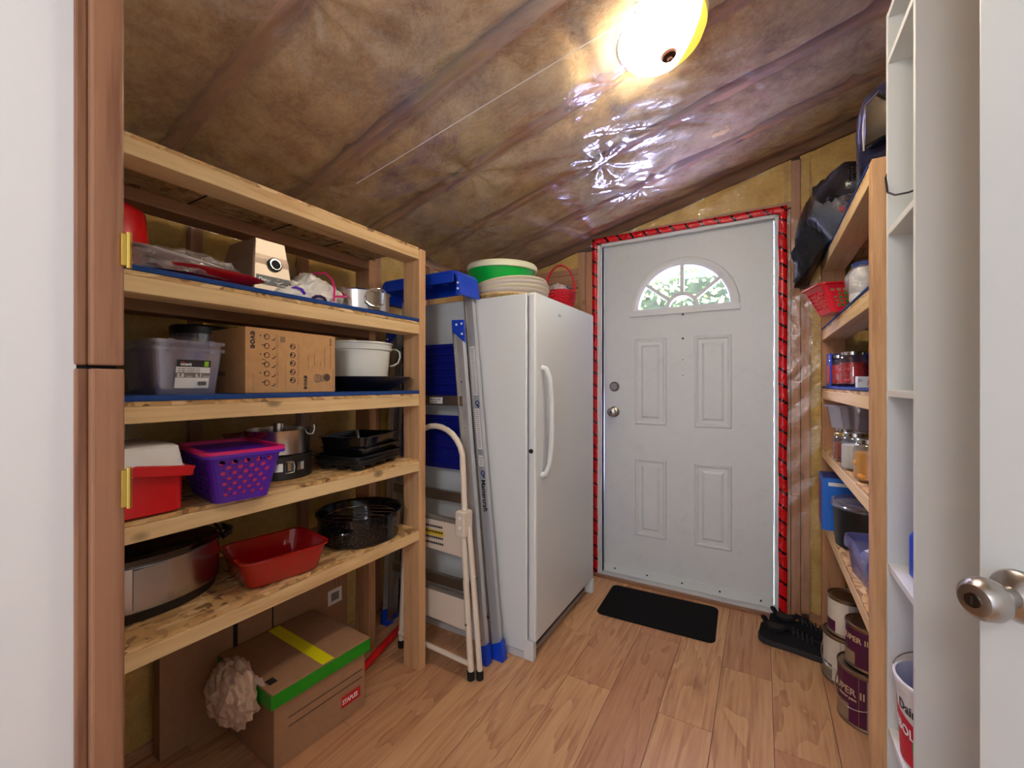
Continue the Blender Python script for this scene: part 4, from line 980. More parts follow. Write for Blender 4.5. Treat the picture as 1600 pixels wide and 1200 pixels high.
for s_ in (1, -1):
    b = bar(*BK(s_), .040, .022, 'rear_rail', ALU, ld); f_ = bar(*FRT(s_), .042, .024, 'front_rail', ALU, ld)
    p0, p1 = FRT(s_); off = -.024 * s_
    bar((p0[0] + off, p0[1] - .004, p0[2]), (p1[0] + off, p1[1] - .004, p1[2]), .006, .034, 'rail_flange', ALUD, f_)
    p0, p1 = BK(s_); bar((p0[0] - .022 * s_, p0[1] - .002, p0[2]), (p1[0] - .022 * s_, p1[1] - .002, p1[2]), .006, .030, 'rail_flange', ALUD, b)
    for z in (.10, .36, .62, .80, 1.0, 1.2):
        k = (1.46 - z) / 1.43; q = Vector(FRT(s_)[0]).lerp(Vector(FRT(s_)[1]), k)
        obj('rivet', G(lo).cyl((q.x, q.y - .0155, q.z), (q.x, q.y - .011, q.z), .004, n=10), CHROME, f_)
    q = Vector(BK(s_)[1]); obj('rubber_foot', G(lo).loft([[(q.x + a * .030 + .006 * s_, q.y + b_ * .020, .001) for a, b_ in ((-1, -1), (1, -1), (1, 1), (-1, 1))], [(q.x + a * .024, q.y + b_ * .016, .072 + .012 * a) for a, b_ in ((-1, -1), (1, -1), (1, 1), (-1, 1))]]), BLUE, b, bevel=.002, label='blue rubber foot')
    q = Vector(FRT(s_)[1]); obj('rubber_foot', G(lo).loft([[(q.x + a * .024 + .004 * s_, q.y + b_ * .020, .001) for a, b_ in ((-1, -1), (1, -1), (1, 1), (-1, 1))], [(q.x + a * .021, q.y + b_ * .016, .078 + .01 * a) for a, b_ in ((-1, -1), (1, -1), (1, 1), (-1, 1))]]), BLUE, f_, bevel=.002, label='blue rubber foot')
    # blue hinge bracket
    xb = FRT(s_)[0][0] + .012 * s_
    br = obj('hinge_bracket', G(lo).poly([(xb - .037 * s_, 1.503, 1.475), (xb + .032 * s_, 1.503, 1.472), (xb + .038 * s_, 1.503, 1.370), (xb - .008 * s_, 1.503, 1.405), (xb - .030 * s_, 1.503, 1.42)], (0, -.007, 0)), BLUE, ld, bevel=.002)
    for dx, z in ((-.008, 1.452), (.020, 1.455), (.022, 1.41)): obj('rivet', G(lo).cyl((xb + dx * s_, 1.496, z), (xb + dx * s_, 1.493, z), .005, n=10), WINK, br)
# cap: hollow tray shape seen from below
xc0, xc1 = -1.585, -1.118
g = G(lo); g.box(xc0 + .03, xc1 - .03, 1.455, 1.600, 1.672, 1.684)
g.box(xc0 + .03, xc1 - .03, 1.455, 1.462, 1.632, 1.673); g.box(xc0 + .03, xc1 - .03, 1.592, 1.600, 1.605, 1.673)
cap = obj('top_cap', g, BLUE, ld, bevel=.003, label='blue plastic top cap')
for s_, xx in ((1, xc1), (-1, xc0)):
    A = [(xx - .034 * s_, 1.684), (xx - .018 * s_, 1.680), (xx - .004 * s_, 1.664), (xx + .001 * s_, 1.640), (xx + .010 * s_, 1.575), (xx - .020 * s_, 1.578), (xx - .012 * s_, 1.640), (xx - .020 * s_, 1.662), (xx - .034 * s_, 1.672)]
    obj('cap_end', G(lo).poly([(x, 1.455, z) for x, z in A], (0, .145, 0)), BLUE, cap, bevel=.002)
    for z in (1.60, 1.625): obj('rivet', G(lo).cyl((xx - .004 * s_, 1.454, z), (xx - .004 * s_, 1.451, z), .005, n=10), WINK, cap)
for x in (-1.25, -1.35, -1.45): obj('cap_boss', G(lo).lathe([(.014, 0), (.012, .03)], c=(x, 1.53, 1.643), n=14), BLUE, cap, smooth=True)
# ridged blue platforms folded between the rails
for z0, z1, xr in ((1.135, 1.375, -1.175), (.800, 1.045, -1.145)):
    g = G(lo).poly([(-1.535, 1.540, z0), (xr + .012, 1.540, z0), (xr + .004, 1.540, z1 - .012), (xr - .012, 1.540, z1), (-1.535, 1.540, z1)], (0, .012, 0))
    pf = obj('folded_platform', g, DBLUE, ld, bevel=.002, label='deep blue ridged plastic platform')
    for k in range(7):
        z = z0 + .018 + k * .034; obj('ridge', G(lo).box(-1.530, xr - .006, 1.530, 1.5405, z, z + .007), DBLUE, pf, bevel=.002)
    for x in (-1.50, xr - .02): obj('ridge', G(lo).box(x, x + .006, 1.532, 1.5405, z0 + .01, z1 - .02), DBLUE, pf, bevel=.001)
# treads
for z, xr in ((1.115, -1.13), (.685, -1.10), (.30, -1.06)):
    tr = obj('tread', G(lo).box(-1.575, xr, 1.500, 1.525, z - .022, z + .022), ALUD, ld, bevel=.002)
    if z > 1: 
        pl_ = obj('warning_label', G(lo).box(-1.32, -1.245, 1.4990, 1.5, z - .014, z + .014), PAPERW, tr)
        text('MAX 225 LBS', .010, (-1.316, 1.4986, z + .001), (1, 0, 0), (0, 0, 1), INK, pl_); text('CAUTION', .009, (-1.316, 1.4986, z - .010), (1, 0, 0), (0, 0, 1), INK, pl_)
for o in list(ld.children_recursive):
    if o.name.startswith('lettering'): o.location = -lo
for z in (.56, .23): obj('rear_brace', G(lo).box(-1.60, -1.065, 1.552, 1.562, z - .012, z + .012), ALU, ld, bevel=.001)
obj('diagonal_brace', G(lo).tube([(-1.12, 1.54, .30), (-1.03, 1.548, .165)], .006), BLACKP, ld)
# stickers + maker's lettering down the rear rail
def on_rail(z, dx=0, e=.0125): k = (1.60 - z) / 1.57; q = Vector(BK(1)[0]).lerp(Vector(BK(1)[1]), k); return (q.x + dx, q.y - e, z)
rr_ = [o for o in ld.children if o.name.startswith('rear_rail')][0]
for z0, z1 in ((1.14, 1.36), (.90, 1.08), (.865, .872), (.825, .86)):
    g = G(lo); g.poly([on_rail(z0, -.013), on_rail(z0, .011), on_rail(z1, .011), on_rail(z1, -.013)], (0, -.0006, 0)); st = obj('sticker', g, PAPERW, rr_)
    g = G(lo); k = z0 + .008
    while k < z1 - .008:
        g.poly([on_rail(k, -.009, .0134), on_rail(k, .007, .0134), on_rail(k + .003, .007, .0134), on_rail(k + .003, -.009, .0134)], (0, -.0003, 0)); k += .009
    if g.v: o = obj('sticker_text', g, GINK, st); o['kind'] = 'stuff'
Vd = (Vector(BK(1)[1]) - Vector(BK(1)[0])).normalized()
p = Vector(on_rail(.765, -.007, .0132)) - lo; text('Mastercraft', .030, p, Vd, Vd.cross(Vector((0, 1, 0))) * -1 if Vd.cross(Vector((0, 1, 0))).x < 0 else Vd.cross(Vector((0, 1, 0))), INK, rr_, bold=.0008)
for z in (1.105, .795): 
    g = G(lo); c = Vector(on_rail(z, .004, .0132)); A = [2 * pi * k / 16 for k in range(17)]
    g.loft([[c + Vector((q * cos(a), 0, q * sin(a))) for a in A] for q in (.006, .011)], False, False, close=False); g.poly([c + Vector((-.004, 0, -.010)), c + Vector((.010, 0, -.010)), c + Vector((.010, 0, -.024)), c + Vector((.004, 0, -.020))], (0, -.0003, 0)); obj('crest', g, NAVY, rr_)

# ================================================================== STEP STOOL
st = thing('cream_step_stool', 'folded cream metal step stool with hoop handle standing beside the wooden post', 'step stool', (-1.2, 1.42, 0)); so = st.location
hoop = [(-1.405, 1.405, .03), (-1.395, 1.425, .62), (-1.39, 1.445, .86)] + [(-1.24 - .15 * cos(a), 1.448, .86 + .145 * sin(a)) for a in [pi * k / 14 for k in range(1, 14)]] + [(-1.09, 1.445, .86), (-1.063, 1.425, .62)]
obj('hoop_frame', G(so).tube(hoop, .0125, n=12), CREAMP, st, smooth=True)
for s_, xa, xb in ((1, -1.066, -1.008), (-1, -1.400, -1.418)):
    a = obj('leg', G(so).tube([(xa, 1.412, .63), (xb, 1.392, .03)], .0125, n=12), CREAMP, st, smooth=True) if s_ > 0 else st
    b = obj('leg', G(so).tube([(xa + .018, 1.434, .60), (xb + .030, 1.412, .03)], .0115, n=12), CREAMP, st, smooth=True) if s_ > 0 else None
    if s_ > 0:
        for o, p in ((a, (xb, 1.392)), (b, (xb + .030, 1.412))): obj('rubber_tip', G(so).cyl((p[0], p[1], .001), (p[0] - .002, p[1], .036), .0150, n=14), RUB, o, smooth=True)
        for z in (.22, .40): 
            k = (.63 - z) / .6; obj('rivet', G(so).cyl((xa + (xb - xa) * k, 1.385, z), (xa + (xb - xa) * k, 1.379, z), .005, n=10), CHROME, a)
    else: obj('rubber_tip', G(so).cyl((-1.405, 1.405, .001), (-1.405, 1.405, .034), .0150, n=14), RUB, st, smooth=True)
g = G(so); g.box(-1.090, -1.042, 1.392, 1.452, .56, .665); obj('hinge_collar', g, CREAMP, st, bevel=.006)
for z in (.60, .64): obj('rivet', G(so).cyl((-1.066, 1.392, z), (-1.066, 1.388, z), .006, n=10), WINK, st)
for z0, z1, x1 in ((.475, .605, -1.075), (.175, .300, -1.045)):
    g = G(so).loft([[(-1.392, y, z0 + .004), (-1.392, y, z1 + .004), (x1, y, z1 - .006), (x1, y, z0 - .008)] for y in (1.418, 1.438)])
    pl_ = obj('step_plate', g, CREAMP, st, bevel=.004)
    obj('step_pad', G(so).box(-1.388, x1 - .004, 1.414, 1.44, z1 - .002, z1 + .012), plain('ribbed_grey_pad', (120, 112, 104), .7), pl_, bevel=.002)
    if z0 > .4:
        g = G(so)
        for r_ in range(4):
            for k in range(10): g.box(-1.20 - .08 + k * .0105 + r_ * .002, -1.20 - .08 + k * .0105 + .0075 + r_ * .002, 1.4168, 1.4175, z1 - .035 - r_ * .024, z1 - .026 - r_ * .024)
        o = obj('printed_symbols', g, INK, pl_); o['kind'] = 'stuff'
        obj('yellow_print', G(so).box(-1.27, -1.17, 1.4171, 1.4177, z1 - .071, z1 - .046), plain('yellow_ink', (226, 196, 60), .6), pl_)
obj('cross_bar', G(so).tube([(-1.41, 1.400, .068), (-1.012, 1.393, .060)], .0105, n=10), CREAMP, st, smooth=True)

# ================================================================== DOORMAT, SHOES
t = thing('doormat', 'black rectangular doormat lying in front of the back door', 'doormat', (-.468, 2.305, .0005), rotz=R(2))
obj('mat', G().rloft([(.278, .172, .03, 0), (.280, .174, .03, .003), (.278, .172, .03, .008)], seg=6), plain('black_carpet', (26, 25, 26), .95, spec=.1, var=.4, bump=.8, bscale=260), t)
def sneaker(label, x, y, rz):
    t = thing('black_sneaker', label, 'shoe', (x, y, .001), rotz=rz, group='pair of black sneakers by the door')
    SH = plain('black_mesh_fabric', (24, 24, 26), .85, spec=.2, var=.4, bump=.4, bscale=220); SO = plain('black_sole', (38, 37, 40), .6)
    XS = [-.144, -.138, -.120, -.085, -.045, -.01, .025, .06, .095, .125, .142, .150]
    WS = [.012, .026, .034, .036, .034, .033, .036, .041, .043, .038, .026, .010]
    HS = [.050, .080, .090, .078, .072, .080, .078, .066, .054, .045, .034, .022]
    def sec(x, w, z0, h, n=14, k=.72):
        return [(x, w * cos(a) * (1 - (1 - k) * max(0, sin(a)) ** 1.5), z0 + (h - z0) * max(0, sin(a)) ** .8 if sin(a) > 0 else z0) for a in [2 * pi * q / n for q in range(n)]]
    obj('upper', G().loft([sec(x, w * .93, .020, h) for x, w, h in zip(XS, WS, HS)]), SH, t, smooth=True, ang=60)
    def sole(x, w, i):
        u = max(0, (x - .08) / .07); l = .018 * u * u; hl = .008 * max(0, (-.12 - x) / .024)
        return [(x, sgn * w * f, z + l + hl) for sgn, f, z in ((-1, .92, 0), (-1, 1.04, .012), (-1, .98, .026), (1, .98, .026), (1, 1.04, .012), (1, .92, 0))]
    obj('sole', G().loft([sole(x * 1.03, w, i) for i, (x, w) in enumerate(zip(XS, WS))]), SO, t, smooth=True, ang=50)
    A = [2 * pi * k / 20 for k in range(20)]
    obj('collar', G().tube([(-.082 + .050 * cos(a), .026 * sin(a), .086 + .010 * cos(2 * a) + (.014 if cos(a) < -.8 else 0)) for a in A], .0065, n=8, closed=True), SH, t, smooth=True)
    obj('opening', G().lathe([(.045, .083), (.040, .0875), (0, .0875)], c=(-.082, 0, 0), n=20, sy=.55, cap1=False), DARK, t)
    obj('tongue', G().loft([[(.035, -.018, .074), (.035, .018, .074), (-.02, .020, .082), (-.02, -.020, .082)], [(.030, -.014, .082), (.030, .014, .082), (-.040, .016, .108), (-.040, -.016, .108)]]), SH, t, bevel=.004)
    for k in range(5):
        xx = .060 - k * .017; zz = .072 + k * .0045
        obj('lace', G().tube([(xx, -.026, zz - .010), (xx - .004, -.012, zz + .006), (xx - .004, .012, zz + .006), (xx, .026, zz - .010)], .0028, n=6), SO, t, smooth=True)
    return t
sneaker('black sneaker nearest the camera, below the taped door edge', .135, 2.275, R(-8))
sneaker('black sneaker behind the other, against the studs', .175, 2.395, R(-4))

# ================================================================== RIGHT SHELF UNIT
RX0, RX1, RY0, RY1 = .250, .650, 1.440, 2.535
RL = [.565, .892, 1.178, 1.455, 1.785]
ru = thing('narrow_shelf_unit', 'wooden shelf unit on the right beside the white bookcase', 'shelf unit', ((RX0 + RX1) / 2, (RY0 + RY1) / 2, 0)); ro_ = ru.location
for x0, x1 in ((RX0, RX0 + .089), (RX1 - .089, RX1)):
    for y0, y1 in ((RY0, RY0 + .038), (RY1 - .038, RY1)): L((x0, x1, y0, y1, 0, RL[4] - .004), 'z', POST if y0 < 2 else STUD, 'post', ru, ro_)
for i, z in enumerate(RL):
    lin = i >= 2; zt = z - .008 if lin else z
    L((RX0 + .001, RX1, RY0 + .0385, RY1 - .0385, zt - .011, zt), 'y', OSB, 'deck', ru, ro_, .0008)
    L((RX0, RX0 + .089, RY0 + .0385, RY1 - .0385, zt - .050, zt - .0115), 'y', PINE, 'front_rail', ru, ro_)
    L((RX1 - .089, RX1, RY0 + .0385, RY1 - .0385, zt - .050, zt - .0115), 'y', STUD, 'rear_rail', ru, ro_)
    if lin: L((RX0 - .002, RX1, RY0 + .0385, RY1 - .0385, zt, z), 'y', LINER, 'shelf_liner', ru, ro_)
# things on its top shelf
af = thing('air_fryer', 'tall black rounded air fryer with chrome trimmed handle on the top shelf', 'air fryer', (.410, 1.650, RL[4] + .0008), rotz=R(131))
BM = plain('blue_black_shell', (24, 28, 58), .3, coat=.3)
obj('shell', G().rloft([(.125, .120, .06, 0), (.132, .128, .065, .01), (.135, .132, .07, .16), (.133, .130, .07, .215), (.124, .122, .07, .262), (.098, .095, .06, .290), (.05, .05, .04, .303)], seg=8), BM, af, smooth=True, ang=60)
dw = None and obj('drawer_front', G().rloft([(.030, .095, .02, .03), (.034, .10, .022, .15)], M=Matrix.Translation((.112, 0, 0))), plain('dark_grey_panel', (70, 72, 84), .35), af, smooth=True)
g = G()
for j in range(6):
    for k in range(22): g.lathe([(.0022, 0), (.0022, .0016)], c=(-.135 + .27 * k / 21, .1305, .018 + j * .009 + (k % 2) * .004), n=6, M=Matrix.Rotation(R(90), 4, 'X'))
o = obj('vent_holes', g, DARK, af); o['kind'] = 'stuff'
g = G().poly([(-.045, .133, .085), (.050, .133, .085), (.050, .133, .205), (.010, .133, .225), (-.020, .133, .190)], (0, .030, 0)); hd = obj('handle', g, BLACKG, af, bevel=.008)
obj('handle_trim', G().tube([(.056, .150, .085), (.058, .150, .15), (.052, .150, .215), (.012, .150, .232)], .004), CHROME, hd, smooth=True)
gb = thing('garbage_bag', 'shiny black garbage bag slumped over the end of the top shelf', 'bag', (.385, 2.24, RL[4]))
BAGM = plain('black_bag_film', (10, 10, 15), .3, coat=.15, bump=1.0, bscale=30)
def sag(w):
    x, y, z = w; z = max(z, .0)
    k = max(0, min(1, (y + .05) / .25))
    x = max(x, -.128 - .13 * k - .075 * min(1, z / .12))
    if x < -.135: z = z - (.14 * k) * min(1, (-x - .135) / .06)
    return Vector((x, min(y, .325), z))
obj('bag_film', G().blob((0, 0, .006), (.26, .34, .245), .24, 2.6, 5, 4, sag, True), BAGM, gb, smooth=True, ang=50)
t = thing('bagged_red_packet', 'red packet in clear plastic lying on the black garbage bag', 'packet', (.300, 1.93, 1.800), rotz=R(60))
obj('packet', G().rloft([(.075, .030, .01, 0), (.078, .033, .01, .012), (.070, .028, .01, .022)]), RED, t, smooth=True); obj('wrap', G().blob((0, 0, .022), (.11, .045, .028), .4, 4, 3, 6, None, True), BAG, t); obj('purple_knob', G().blob((.07, .0, .035), (.012, .012, .012), .1, 3, 2, 2), PINK, t)
# red square-hole basket
rb = thing('red_basket', 'red plastic basket with square holes jutting past the second shelf edge', 'basket', (.312, 2.03, RL[3] + .001), rotz=R(16))
basket(rb, .105, .062, .150, .084, .100, .016, .016, .084, 5, 13, 6, 'square', plain('coral_red_plastic', (226, 30, 50), .3), th=.0022)
obj('rim', G().rloft([(.149, .083, .018, .098), (.160, .094, .022, .098), (.160, .094, .022, .103), (.149, .083, .018, .103), (.149, .083, .018, .098)], False, False), RED, rb, smooth=True)
for i, (x, y, c) in enumerate(((-.04, .0, (60, 160, 80)), (.0, .02, (60, 80, 190)), (.045, -.01, (210, 180, 60)), (.08, .02, (190, 60, 120)))):
    t = thing('small_packet', ('green', 'blue', 'yellow', 'magenta')[i] + ' small packet standing inside the red square-hole basket', 'packet', (.312 + x, 2.03 + y, RL[3] + .0045), rotz=R(16 + i * 7), group='packets in the red basket')
    obj('pouch', G().loft([[(-.015, -.012, 0), (.015, -.012, 0), (.015, .012, 0), (-.015, .012, 0)], [(-.017, -.008, .05), (.017, -.008, .05), (.017, .008, .05), (-.017, .008, .05)], [(-.017, -.001, .085), (.017, -.001, .085), (.017, .001, .085), (-.017, .001, .085)]]), plain(f'packet_{i}', c, .4), t, smooth=True)
t = thing('bagged_jar', 'white jar with a navy lid wrapped in clear bag next to the red basket', 'jar', (.292, 1.76, RL[3] + .001))
obj('body', G().lathe([(.040, 0), (.044, .006), (.044, .090), (.036, .102), (.034, .108), (0, .108)], n=28, cap1=False), PAPERW, t, smooth=True); obj('lid', G().lathe([(.037, .108), (.038, .124), (.034, .127), (0, .127)], n=28, cap1=False), NAVY, t, smooth=True, label='navy lid'); obj('bag_film', G().blob((0, 0, .065), (.052, .052, .062), .15, 5, 3, 9, None, True), BAG, t)
# jars
def jar(label, x, y, z, r, h, fill, lid=None, grp=None, fillh=.86, lumps=None):
    t = thing('preserve_jar', label, 'jar', (x, y, z + .001), group=grp)
    obj('glass', G().lathe([(r * .88, 0), (r, .006), (r, h * .76), (r * .93, h * .84), (r * .80, h * .88), (r * .80, h * .97), (r * .76, h * .97), (r * .76, h * .88), (r * .96, h * .74), (r * .96, .008), (0, .006)], n=32, cap1=False), GLASS, t, smooth=True)
    g = G().lathe([(r * .84, .0075), (r * .94, .010), (r * .94, h * .74 * fillh), (r * .9, h * .78 * fillh), (0, h * .80 * fillh)], n=28, cap1=False)
    ct = obj('contents', g, fill, t, smooth=True)
    if lumps:
        random.seed(int(x * 1000))
        for k in range(lumps):
            a = 2 * pi * k / 5 + random.random(); zz = .018 + (h * .6) * (k // 5) / max(1, (lumps // 5)); obj('fruit_piece', G().blob((r * .62 * cos(a), r * .62 * sin(a), zz), (r * .42, r * .42, h * .12), .08, 2, 2, k), fill, t, smooth=True)
    obj('lid', G().lathe([(r * .84, h * .90), (r * .85, h * .99), (r * .82, h), (r * .74, h * .995), (0, h * .995)], n=32, cap1=False), lid or CHROME, t, smooth=True, label='metal screw lid')
    return t
TOM = plain('tomato_red', (206, 34, 44), .35, var=.35, bscale=70); BEET = plain('dark_red_preserve', (110, 20, 26), .35, var=.3, bscale=60)
SAL = plain('salsa', (140, 58, 30), .5, var=.6, bscale=110); PEACH = plain('peach', (226, 158, 70), .35, var=.15, bscale=25); CRM = plain('white_contents', (226, 222, 214), .5)
tb = thing('blue_open_tray', 'deep blue open-fronted plastic tray holding jars on the middle shelf', 'tray', (.352, 2.20, RL[2] + .0005))
obj('floor', G().box(-.095, .25, -.12, .17, 0, .004), DBLUE, tb); obj('back_wall', G().box(-.095, .25, .166, .171, .004, .140), DBLUE, tb, bevel=.001)
obj('side_wall', G().box(-.098, -.092, .05, .171, .0, .143), BLUE, tb, bevel=.002, label='brighter blue side wall'); obj('side_wall', G().box(.247, .252, -.10, .171, .0, .143), DBLUE, tb, bevel=.002); obj('rim', G().box(-.098, .252, .160, .173, .138, .146), BLUE, tb, bevel=.002)
jar('tomato jar at the left, partly behind another in the blue tray', .286, 2.285, RL[2] + .0045, .043, .130, TOM, grp='red jars in the blue tray', lumps=10)
jar('large jar of red tomatoes in front, middle of the blue tray', .318, 2.165, RL[2] + .0045, .047, .136, TOM, grp='red jars in the blue tray', lumps=10)
jar('red jar at the right, half hidden by the near post', .412, 2.15, RL[2] + .0045, .045, .132, TOM, grp='red jars in the blue tray')
t = thing('small_white_card_box', 'small white card box with a red tower picture on the middle shelf', 'card', (.289, 1.75, RL[2] + .0005), rotz=R(6))
cdb = obj('carton', G().box(-.024, .05, -.012, .012, 0, .036), PAPERW, t, bevel=.001)
g = G(); g.poly([(-.002, -.0123, .006), (.002, -.0123, .012), (.0035, -.0123, .028), (.005, -.0123, .012), (.009, -.0123, .006), (.0035, -.0123, .011)], (0, -.0003, 0)); obj('tower_print', g, REDINK, cdb)
text('Jo', .014, (-.0225, -.0123, .020), (1, 0, 0), (0, 0, 1), NAVY, cdb)
jar('small jar of chunky brown salsa standing left of the white jar', .275, 2.06, RL[1], .036, .108, SAL, plain('gold_lid', (206, 180, 110), .3, metal=1))
jar('jar with white contents between the salsa and the peaches', .281, 1.86, RL[1], .042, .130, CRM)
jar('jar of golden peach halves nearest the near post', .287, 1.665, RL[1], .043, .130, PEACH, lumps=10)
jar('left jar of dark red preserve under the clear bowl', .306, 2.235, RL[1], .044, .112, BEET, grp='dark red jars below the clear bowl')
jar('right jar of dark red preserve under the clear bowl', .350, 2.13, RL[1], .044, .112, BEET, grp='dark red jars below the clear bowl')
jar('rear jar of dark red preserve deep on the shelf', .455, 2.27, RL[1], .044, .112, BEET, grp='dark red jars below the clear bowl')
t = thing('clear_bowl', 'oval clear plastic bowl resting on top of the dark red jars', 'bowl', (.362, 2.17, RL[1] + .1140), rotz=R(15))
obj('body', G().rloft([(.075, .07, .05, 0), (.105, .10, .065, .006), (.118, .112, .075, .090), (.128, .122, .08, .092), (.128, .122, .08, .100), (.116, .110, .07, .100), (.103, .098, .06, .008)], seg=8), CLEAR, t, smooth=True, ang=50)
t = thing('clear_round_tub', 'small clear round tub lying inside the clear oval bowl', 'tub', (.378, 2.12, RL[1] + .1225))
obj('body', G().lathe([(.035, 0), (.044, .045), (.047, .046), (.047, .050), (0, .050)], n=28, cap1=False), CLEAR, t, smooth=True)
# shelf .585
t = thing('blue_carton', 'blue printed carton standing at the far end of the lowest right shelf', 'box', (.300, 2.335, RL[0] + .0005), rotz=R(-2))
bx = obj('carton', G().box(-.072, .08, -.09, .09, 0, .222), plain('bright_blue_print', (20, 110, 220), .4), t, bevel=.001)
obj('end_print', G().box(-.0728, -.0722, -.08, .08, .02, .20), plain('violet_print', (120, 80, 150), .5, var=.3, bscale=18), bx); obj('top_print', G().box(-.068, .075, -.085, .085, .2222, .2226), plain('dark_blue_print', (20, 50, 130), .4), bx)
obj('white_band', G().box(-.05, .06, -.0906, -.0902, .19, .205), WINK, bx)
t = thing('black_bucket', 'round black bucket with a clear lid rim behind the blue tinted tub', 'bucket', (.360, 2.085, RL[0] + .0005))
obj('body', G().lathe([(.105, 0), (.110, .004), (.116, .155), (0, .155)], n=44, cap1=False), BLACKP, t, smooth=True); obj('lid', G().lathe([(.118, .148), (.123, .152), (.123, .160), (.119, .163), (.121, .168), (.121, .174), (.112, .176), (.108, .168), (0, .166)], n=44, cap1=False), CLEAR, t, smooth=True, label='clear plastic lid')
BCL = film_mat('clear_blue_plastic', haze=.14, gloss=.2, rough=.1, tint=(.70, .74, .98, 1), hcol=(.5, .5, .9, 1), bump=0)
t = thing('blue_tinted_tub', 'blue tinted clear oblong tub filled with blue packets by the near post', 'tub', (.344, 1.72, RL[0] + .0005), tilt=(0, 0, R(8)))
obj('body', G().rloft([(.070, .090, .025, 0), (.076, .098, .03, .006), (.088, .112, .036, .112), (.094, .118, .04, .114), (.094, .118, .04, .122), (.086, .110, .034, .122), (.074, .096, .028, .008)], seg=6), BCL, t, smooth=True, ang=50)
for k in range(2): obj('clip', G().box(-.102, -.094, -.06 + k * .09, -.03 + k * .09, .095, .122), BCL, t, bevel=.002)
for i, (x, y, z, c, n_) in enumerate(((-.01, -.01, .012, (20, 60, 200), 'blue'), (-.02, .045, .03, (230, 228, 226), 'white'), (.02, -.045, .045, (40, 110, 220), 'pale blue'))):
    u = thing('small_packet', n_ + ' packet inside the blue tinted tub', 'packet', (.344 + x, 1.72 + y, RL[0] + z), rotz=R(20 * i), group='packets in the blue tub')
    obj('pouch', G().blob((0, 0, .03), (.045, .04, .03), .3, 2.5, 3, i * 4, None, True), plain(f'tub_packet_{i}', c, .35), u)
# paint cans
CAN = steel('can_metal', (150, 132, 112), .36, 'z'); PUR = plain('plum_label', (82, 14, 62), .4, var=.2, bscale=12); TAN = plain('tan_label', (150, 128, 100), .5)
def can(label, x, y, z, r, h, band, low, txt, rz=0, group='stacked paint cans', bail=True, dirty=None):
    t = thing('paint_can', label, 'paint can', (x, y, z + .0008), rotz=rz, group=group)
    bd = obj('body', G().lathe([(r - .002, 0), (r, .002), (r, .006), (r - .0025, .009), (r - .0025, h - .010), (r, h - .007), (r, h - .001), (r - .003, h), (r - .005, h - .004)], n=44), CAN, t, smooth=True)
    ring = lambda a0, a1, z0, z1, e, m, nm: obj(nm, G().loft([[((r - .0025 + e) * cos(a), (r - .0025 + e) * sin(a), q) for a in [a0 + (a1 - a0) * k / 24 for k in range(25)]] for q in (z0, z1)], False, False, close=False), m, t, smooth=True)
    ring(0, 2 * pi, .012, h - .014, .0006, band, 'paper_label')
    ring(R(175), R(225), .014, h * .38, .0011, low, 'colour_patch'); ring(R(262), R(300), .012, h - .014, .0012, plain('label_grey', (176, 168, 168), .6), 'white_panel')
    g = G().lathe([(r - .005, h - .004), (r - .012, h - .006), (r - .013, h - .002), (r - .022, h - .002), (r - .024, h - .006), (0, h - .006)], n=40, cap0=False, cap1=False); obj('lid', g, dirty or CAN, t, smooth=True)
    if bail:
        obj('bail_wire', G().tube([((r + .004) * cos(a), (r + .004) * sin(a), h * .62 - .055 * sin((a - R(150)) / R(150) * pi)) for a in [R(150) + R(150) * k / 20 for k in range(21)]], .0016, n=6), CHROME, t, smooth=True)
    if txt:      # letters bent round the can
        for s_, size, zz, a_c in txt:
            o = text(s_, size, (0, 0, 0), (1, 0, 0), (0, 1, 0), plain('label_sand', (206, 176, 140), .5), t, bold=.0006)
            w = max(v.co.x for v in o.data.vertices) if len(o.data.vertices) else 0
            for v in o.data.vertices:
                a = R(a_c) + (v.co.x - w / 2) / r; q = r - .0025 + .0016 + v.co.z; v.co = Vector((q * cos(a), q * sin(a), zz + v.co.y))
    return t
WL = plain('cream_paint_drips', (214, 206, 192), .5, var=.15, bscale=12); GRY = plain('grey_green_label', (110, 108, 92), .5, var=.3, bscale=20)
can('bottom can of the rear stack with white drips and grey label', .300, 2.160, 0, .083, .188, WL, GRY, [('alu', .03, .05, 212)])
can('top can of the rear stack, cream paint over a plum label', .302, 2.155, .1895, .070, .150, WL, PUR, None, bail=False)
can('bottom can of the front stack, plum label with large SUPER II lettering', .322, 1.935, 0, .085, .192, PUR, TAN, [('SUPER II', .034, .108, 217), ('interior paint', .012, .092, 220)])
can('top can of the front stack, smaller with plum label and tan patch', .330, 1.935, .1935, .070, .150, PUR, TAN, [('SUPER II', .026, .095, 220)], bail=False)

# ================================================================== WHITE BOOKCASE
bx0, bx1, by0, by1, bh = .278, .62, 1.195, 1.436, 2.14
bc = thing('white_bookcase', 'narrow white melamine bookcase at the right, open shelves facing left', 'bookcase', ((bx0 + bx1) / 2, (by0 + by1) / 2, 0)); bo = bc.location
obj('side_panel', G(bo).box(bx0, bx1, by0, by0 + .014, 0, bh), MELA, bc, bevel=.001); obj('side_panel', G(bo).box(bx0, bx1, by1 - .014, by1, 0, bh), MELA, bc, bevel=.001)
obj('back_panel', G(bo).box(bx1 - .006, bx1, by0 + .014, by1 - .014, .02, bh), MELA, bc)
for z in (.06, .315, .733, 1.174, 1.584, 2.022, 2.14): obj('shelf', G(bo).box(bx0 + .001, bx1 - .006, by0 + .0142, by1 - .0142, z - .016, z), MELA, bc, bevel=.001)
for z in (1.34, .98, 1.75): obj('peg_hole', G(bo).cyl((bx0 + .06, by1 - .0145, z), (bx0 + .06, by1 - .0138, z), .003, n=10), DARK, bc)
